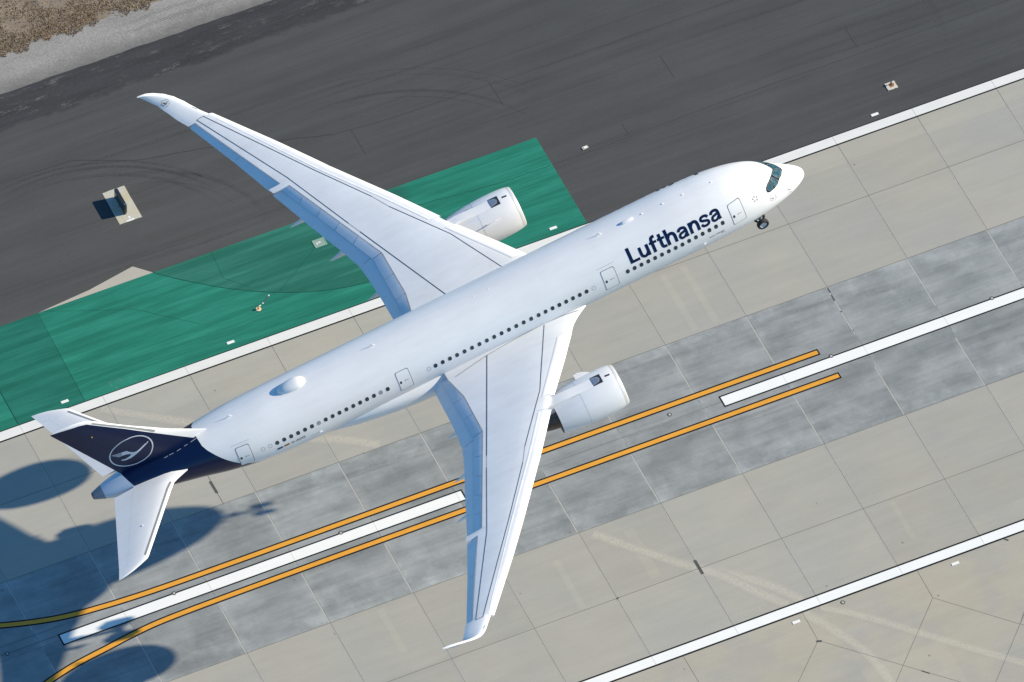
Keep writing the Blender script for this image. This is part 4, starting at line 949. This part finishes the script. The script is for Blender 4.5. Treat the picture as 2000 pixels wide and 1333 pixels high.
    # wingtip lamp
    mesh('navigation_light', *line_strip([], 0, 0) if False else join([([mir(WP(-42.12, 30.25, .012), s), mir(WP(-42.18, 30.27, .02), s), mir(WP(-42.5, 30.63, .02), s), mir(WP(-42.44, 30.61, .012), s)], [[0, 1, 2, 3]])]), M_DARK, wing)
    return wing
wings = {s: build_wing(s) for s in (-1, 1)}
for s in (-1, 1):
    V, F = [], []
    # seam where the wing meets the fairing
    pts = [(-22.2, 2.90), (-23.5, 2.84), (-25.3, 2.82), (-28, 2.93), (-30.74, 3.14), (-34.54, 3.79)]
    o = []
    for a, b in zip(pts, pts[1:]):
        for k in range(6): o.append((a[0] + (b[0] - a[0]) * k / 6, a[1] + (b[1] - a[1]) * k / 6))
    v, f = line_strip(o, .045, 0); mesh('root_seam', [mir(WP(x, y, .03), s) for x, y, _ in v], f, M_GREYLN, wings[s])

# ------------------------------------------------------------------ engines
def build_engine(s):
    yc, zc = 10.56 * s, -2.57; O = (0, yc, zc)
    prof = [(-22.60, 1.50), (-22.36, 1.515), (-22.20, 1.56), (-22.10, 1.63), (-22.08, 1.70), (-22.13, 1.765), (-22.22, 1.805), (-22.36, 1.845)]
    prof2 = [(-22.36, 1.845), (-22.6, 1.89), (-23.0, 1.94), (-23.6, 1.975), (-24.4, 1.985), (-25.2, 1.965), (-25.66, 1.945), (-26.3, 1.90), (-27, 1.83), (-27.6, 1.755), (-28.05, 1.685), (-28.04, 1.66), (-27.4, 1.70), (-26.5, 1.72)]
    eng = mesh('engine', *revolve(prof2, O, 'x', 72), M_WHITE, air, 50)
    eng['label'] = 'near engine under the lower wing' if s < 0 else 'far engine under the upper wing'
    mesh('intake_lip', *revolve(prof, O, 'x', 72), M_LIP, eng, 60)
    mesh('intake_duct', *revolve([(-22.60, 1.50), (-23.2, 1.50), (-23.7, 1.51), (-23.75, .0)], O, 'x', 48), M_DARK, eng, 40)
    mesh('spinner', *revolve([(-23.0, .01), (-23.1, .12), (-23.3, .28), (-23.5, .38), (-23.74, .45)], O, 'x', 24), M_DKMETAL, eng, 60)
    mesh('core_cowl', *revolve([(-26.6, 1.25), (-27.5, 1.20), (-28.4, 1.08), (-28.9, 1.0), (-29.3, .90), (-29.31, .86), (-29.7, .80), (-29.72, .76), (-28.8, .74)], O, 'x', 40), M_DKMETAL, eng, 30)
    mesh('exhaust_plug', *revolve([(-28.8, .60), (-29.6, .45), (-30.2, .2), (-30.5, .01)], O, 'x', 24), M_DKMETAL, eng, 60)
    mesh('bypass_bulkhead', *revolve([(-27.0, 1.70), (-27.0, 1.2)], O, 'x', 40), M_DARK, eng)
    rp = Pchip([p[0] for p in prof2[:11]], [p[1] for p in prof2[:11]])
    def nm(u, a, off=.012, s=s): r_ = rp(u) + off; return Vector((u, yc - s * r_ * math.cos(R(a)) * 1.0, zc + r_ * math.sin(R(a))))     # a: 0 = inboard, 90 = top
    def ring(x, w_, a0=-60, a1=240, m=M_LTLN):
        V, F = [], []
        for i in range(61):
            a = a0 + (a1 - a0) * i / 60; V += [nm(x, a, .008), nm(x - w_, a, .008)]
        for i in range(60): F.append([2 * i, 2 * i + 2, 2 * i + 3, 2 * i + 1])
        return V, F
    mesh('cowl_seam', *join([ring(-22.37, .022), ring(-25.65, .02)]), M_LTLN, eng)
    d = decal('vent_opening', [R4(-24.30, 7.62, -23.45, 10.35)], lambda u, v: nm(u, v * 10 + .0, .010), M_DARK, eng, g=.2)
    decal('vent_slot', [R4(-23.13, 8.85, -22.70, 9.35)], lambda u, v: nm(u, v * 10, .010), M_DARK, eng, g=0)
    rows = []
    for t, r_ in ((0, .02), (.06, .16), (.2, .27), (.45, .34), (.75, .38)):
        rows.append([Vector((-23.56 - t * .97, yc + r_ * math.cos(a) * s, zc + rp(-23.8) - .015 + .05 * r_ / .37 * max(math.sin(a), 0))) for a in [math.pi * k / 14 for k in range(15)]])
    mesh('vent_scoop', *grid(rows), M_METAL, eng, 60)
    # pylon
    ztop = lambda x: lerp(x, [-24.3, -25.5, -26.5, -27.5, -28.3, -33], [-.60, -.56, -.50, -.42, -.50, -.95])
    rows = []
    for x, hw in ((-24.3, .46), (-24.6, .47), (-25.4, .47), (-26.4, .47), (-27.4, .46), (-28.3, .44), (-29.5, .42), (-31, .34), (-33, .12)):
        zt_ = ztop(x); zb_ = lerp(x, [-24.3, -26, -28, -30, -33], [-1.2, -1.4, -1.8, -1.6, -1.2])
        if x < -28: zt_ = min(zt_, WP(x, 10.56).z - .35)
        row = [Vector((x, yc + hw * a, z)) for a, z in ((-1, zb_), (-1, zt_ - .24), (-.93, zt_ - .08), (-.75, zt_), (0, zt_ + .02), (.75, zt_), (.93, zt_ - .08), (1, zt_ - .24), (1, zb_))]; rows.append(row)
    mesh('pylon', *grid(rows, True, True), M_WHITE, eng, 35, fix=True)
    mesh('pylon_seam', *join([([Vector((x, yc - s * (-.52), zc + rp(x) - .03 + dz)) for x, dz in ((-25.7, .02), (-26.44, .02), (-26.44, .05), (-25.7, .05))], [[0, 1, 2, 3]])]), M_DKLN, eng)
    # strake on the inboard shoulder
    base = [nm(x, 45, -.02) for x in (-23.9, -24.4, -24.9, -25.3)]; topp = [nm(-24.0, 45, .0), nm(-24.5, 45, .28), nm(-25.0, 45, .42), nm(-25.35, 45, .40)]
    V = base + topp; mesh('strake', *grid([[p + Vector((0, .012, 0)) for p in base], [p + Vector((0, .012, 0)) for p in topp], [p - Vector((0, .012, 0)) for p in topp], [p - Vector((0, .012, 0)) for p in base]]), M_WHITE, eng)
    return eng
for s in (-1, 1): build_engine(s)

# ------------------------------------------------------------------ tailplane
HLE = [(0, -56.4), (1.2, -56.7), (2.0, -57.35), (2.1, -57.56), (2.22, -57.93), (2.35, -58.30), (2.58, -58.80), (3.0, -59.2), (6.2, -61.72), (8.55, -63.58), (8.72, -63.74), (8.98, -64.39), (9.26, -65.19), (9.45, -66.0), (9.53, -66.60)]
HTE = [(0, -63.3), (.97, -63.67), (8.5, -66.27), (9.53, -66.68)]
HHG = [(0, -61.5), (1.25, -61.99), (8.5, -65.48)]
def HZ(y): return 1.35 + .092 * y
HC = [(0, 0), (.01, .014), (.03, .028), (.08, .050), (.18, .075), (.32, .080), (.5, .070), (.65, .052), (.78, .034), (.9, .017), (1, .003)]
def hp(c, y, sg=1, off=0.):
    le, te = Lp(HLE, y), Lp(HTE, y); ch = le - te; t = lerp(c, [a for a, b in HC], [b for a, b in HC]) * ch * .62
    k = min(1, max(.3, (y - 1.6) / 1.4)); t *= k + (1 - k) * min(1, c / .25)
    return Vector((le - c * ch, y, HZ(y) + sg * (t + off)))
for s in (-1, 1):
    ys = [.4, 1.2, 1.6, 2.0, 2.35, 2.58, 3.2, 4.2, 5.2, 6.2, 7.2, 8.2, 8.49, 8.51, 8.72, 8.98, 9.12, 9.26, 9.36, 9.45, 9.5, 9.53]; rows = []
    for y in ys:
        le, te = Lp(HLE, y), Lp(HTE, y); lim = (le - Lp(HHG, y)) / (le - te) if 1.21 < y < 8.5 else 1.0
        if y <= 1.21: lim = (le - Lp(HHG, y)) / (le - te)
        cs = [0, .004, .012, .03, .07, .13, .2, .3, .42, .55, .7, .85, 1]; cs = [c * lim for c in cs]
        rows.append([mir(hp(c, y, 1), s) for c in cs[::-1]] + [mir(hp(c, y, -1), s) for c in cs[1:]])
    tp = mesh('tailplane', *grid(rows, True, True), M_WHITE, air, 40, fix=True)
    tp['label'] = 'near tailplane pointing down the photo' if s < 0 else 'far tailplane behind the fin'
    rows = []
    for i in range(9):
        y = 1.25 + (8.48 - 1.25) * i / 8; le, te = Lp(HLE, y), Lp(HTE, y); c0 = (le - Lp(HHG, y)) / (le - te) + .0006; cs = [c0 + (1 - c0) * k / 5 for k in range(6)]
        rows.append([mir(hp(c, y, 1) + Vector((0, 0, -.002)), s) for c in cs[::-1]] + [mir(hp(c, y, -1), s) for c in cs])
    mesh('elevator', *grid(rows, True, True), M_WHITE, tp, 35, fix=True)
    def hst(pts, w_, off=.012):
        V, F = line_strip(pts, w_, 0); o = []
        for x, y, _ in V:
            le, te = Lp(HLE, y), Lp(HTE, y); o.append(mir(hp(min(max((le - x) / (le - te), 0), 1), y, 1, off), s))
        return o, F
    mesh('leading_edge_seal', *hst([(Lp(HLE, 2.55 + 5.9 * k / 40) - .30, 2.45 + 5.9 * k / 40) for k in range(41)], .15), simple('grey_seal', (.22, .24, .24), .6), tp)
    q = hp(.42, 5.43); mesh('tailplane_glint_dot', *revolve([(-.01, .07), (.05, .05), (.08, 0)], mir(q, s), 'z', 10), M_WHITE, tp)  # small white bump added to stand in for a glint on the skin

# fin ---------------------------------------------------------------
FLE = [(1.6, -54.0), (2.6, -54.2), (2.95, -54.5), (3.3, -54.98), (4.0, -55.85), (5.14, -57.30), (8.03, -60.37), (10.38, -62.62), (10.87, -63.12), (11.15, -63.50), (11.35, -63.98), (11.47, -64.5), (11.53, -65.1)]
FTE = [(1.6, -61.98), (2.2, -62.26), (9.48, -65.69), (11.27, -66.55), (11.53, -66.66)]
zsl = [1.6, 2.2, 2.6, 2.95, 3.3, 4.0, 5.14, 6.5, 8.03, 9.2, 10.38, 10.87, 11.15, 11.35, 11.47, 11.53]
FPC = [0, .01, .03, .08, .18, .34, .55, .75, 1]
def FPF(c, z):
    k = min(1, max(0, (z - 2.6) / 3.4)); return lerp(c, FPC, [0, .03, .07, .16, .42, .85, 1, .60, .04]) * (1 - k) + lerp(c, FPC, [0, .20, .36, .60, .86, 1, .84, .48, .02]) * k
def fth(z): return lerp(z, [1.6, 2.6, 4, 6, 11.2, 11.53], [.50, .46, .42, .36, .17, .05])
rows = []; fa = []
WL = ([2.2, 2.645, 7.77, 10.93, 11.15, 11.32, 11.53], [-55.2, -55.59, -60.47, -63.60, -64.2, -65.2, -66.6])
fcs = [0, .004, .012, .03, .06, .1, .16, .24, .34, .46, .58, .70, .80, .9, 1]
for z in zsl:
    le, te = Lp(FLE, z), Lp(FTE, z); ch = le - te; row = []
    pf = lambda c: FPF(c, z) * fth(z)
    for c in fcs[::-1]: row.append(Vector((le - c * ch, -pf(c), z))); fa.append((le - c * ch) - lerp(z, *WL))
    for c in fcs[1:]: row.append(Vector((le - c * ch, pf(c), z))); fa.append((le - c * ch) - lerp(z, *WL))
    rows.append(row)
mfin, nf, bf, wc = white_mat('fin_paint'); n_ = nf
cc = mix(nf, mathn(nf, 'LESS_THAN', att(nf, 'stripe'), 0.), wc, NAVY); nf.links.new(cc, bf.inputs['Base Color']); bf.inputs['Roughness'].default_value = .25; bf.inputs['Specular IOR Level'].default_value = .22
V, F = grid(rows, True, True); fin = mesh('tail_fin', V, F, mfin, air, 40, attrs={'stripe': fa}, fix=True)
def finmap(off=.012, side=-1):
    def f(x, z):
        le, te = Lp(FLE, z), Lp(FTE, z); c = (le - x) / (le - te); t = FPF(c, z) * fth(z); return Vector((x, side * (t + off), z))
    return f
M_EMB = simple('pale_emblem_paint', (.62, .66, .72), .4)
for side in (-1, 1):
    mp = finmap(.014, side); po, oc_, ic = crane(1.0, 0, rw=.105, fw=.07)
    V1, F1 = fill(po, (), .3); V2, F2 = fill([oc_], [ic], .4)
    V, F = join([([mp(-60.95 + v.x, 4.98 + v.y - .10 * 0) for v in V1], F1), ([mp(-60.93 + v.x, 4.98 + v.y) for v in V2], F2)]); mesh('bird_emblem', V, F, M_EMB, fin, 60)
    decal('leading_edge_seal', [[(-58.41, 6.02), (-63.05, 10.66), (-63.12, 10.58), (-58.53, 5.92)]], finmap(.014, side), simple('grey_seal', (.24, .25, .24), .6), fin, g=.4)
    decal('rudder_seam', [[(-64.95, 11.2), (-65.0, 11.2), (-60.82, 2.5), (-60.77, 2.5)]], finmap(.011, side), simple('dark_navy_seam', (.002, .005, .018), .5), fin, g=.5)
mesh('beacon', *revolve([(-.27, .01), (-.24, .06), (-.18, .07)], (-63.53, 0, 9.05), 'y', 12), M_GOLD, fin)
for (xa, pa), (xb, pb) in FBS:
    mesh('fin_base_mark', [surf(xa, pa - .5, .012), surf(xb, pb - .5, .012), surf(xb, pb + .5, .012), surf(xa, pa + .5, .012)], [[0, 1, 2, 3]], M_LTLN, fin)

# ------------------------------------------------------------------ landing gear
def wheel(parent, c, r_, w_, n=32):
    c = Vector(c); h = w_ / 2
    ty = mesh('tyre', *revolve([(-h * .75, r_ * .56), (-h * .95, r_ * .66), (-h, r_ * .80), (-h * .86, r_ * .93), (-h * .5, r_ * .99), (0, r_), (h * .5, r_ * .99), (h * .86, r_ * .93), (h, r_ * .80), (h * .95, r_ * .66), (h * .75, r_ * .56)], c, 'y', n), M_TYRE, parent, 50)
    rm = mesh('rim', *join([revolve([(-h * .75, r_ * .57), (-h * .6, r_ * .50), (-h * .3, r_ * .42), (-h * .45, r_ * .22), (-h * .62, r_ * .15), (-h * .62, 0)], c, 'y', 24), revolve([(h * .75, r_ * .57), (h * .6, r_ * .50), (h * .3, r_ * .42), (h * .45, r_ * .22), (h * .62, r_ * .15), (h * .62, 0)], c, 'y', 24)]), M_RIM, parent, 40)
NWX, NWZ = -4.69, -5.2
ng = mesh('nose_gear', *join([tube((-4.35, 0, -2.6), (-4.62, 0, -4.5), .13), tube((-4.62, 0, -4.5), (NWX, 0, NWZ), .085), tube((NWX, -.42, NWZ), (NWX, .42, NWZ), .07), tube((-5.9, 0, -2.9), (-4.6, 0, -4.1), .06), tube((-4.5, -.16, -3.6), (-4.5, .16, -3.6), .09), box((-4.3, -.13, -3.9), (.12, .14, .12)), box((-4.3, .13, -3.9), (.12, .14, .12)), tube((-4.75, 0, -4.2), (-4.95, 0, -4.7), .04), tube((-4.95, 0, -4.7), (-4.75, 0, -5.1), .04)]), M_GEAR, air, 40)
for y in (-.40, .40): wheel(ng, (NWX, y, NWZ), .525, .38)
for y in (-.5, .5): mesh('gear_door', *box((-4.6, y * .9, -3.25), (1.0, .04, .55), Matrix.Rotation(R(-4 if y < 0 else 4), 3, 'X')), M_WHITE, ng)
mesh('taxi_lamp', *join([tube((-4.28, -.2, -3.75), (-4.14, -.2, -3.77), .10), tube((-4.28, .2, -3.75), (-4.14, .2, -3.77), .10)]), M_LIP, ng, 40)
for s in (-1, 1):
    MX, MZ, MY = -33.35, -5.95, 5.25 * s; d = Vector((.98, 0, .17))        # bogie hangs slightly tilted
    f_, r_ = Vector((MX, MY, MZ)) + d * .98, Vector((MX, MY, MZ)) - d * .98
    mg = mesh('main_gear', *join([tube((-33.2, MY, -1.6), (MX, MY, -4.4), .24), tube((MX, MY, -4.4), (MX, MY, MZ), .16), tube(f_, r_, .14), tube((f_.x, MY - .75, f_.z), (f_.x, MY + .75, f_.z), .09), tube((r_.x, MY - .75, r_.z), (r_.x, MY + .75, r_.z), .09), tube((-33.2, MY, -3.6), (-33.0, 3.0 * s, -2.4), .10), tube((-33.3, MY, -3.9), (-31.4, MY - .3 * s, -2.2), .08)]), M_GEAR, air, 40)
    mg['label'] = 'main landing gear under the near wing' if s < 0 else 'main landing gear under the far wing'
    for c in (f_, r_):
        for y in (-.70, .70): wheel(mg, (c.x, MY + y, c.z), .69, .50)
    mesh('gear_door', *box((-33.1, MY + .9 * s, -3.2), (1.9, .05, 2.0)), M_WHITE, mg)
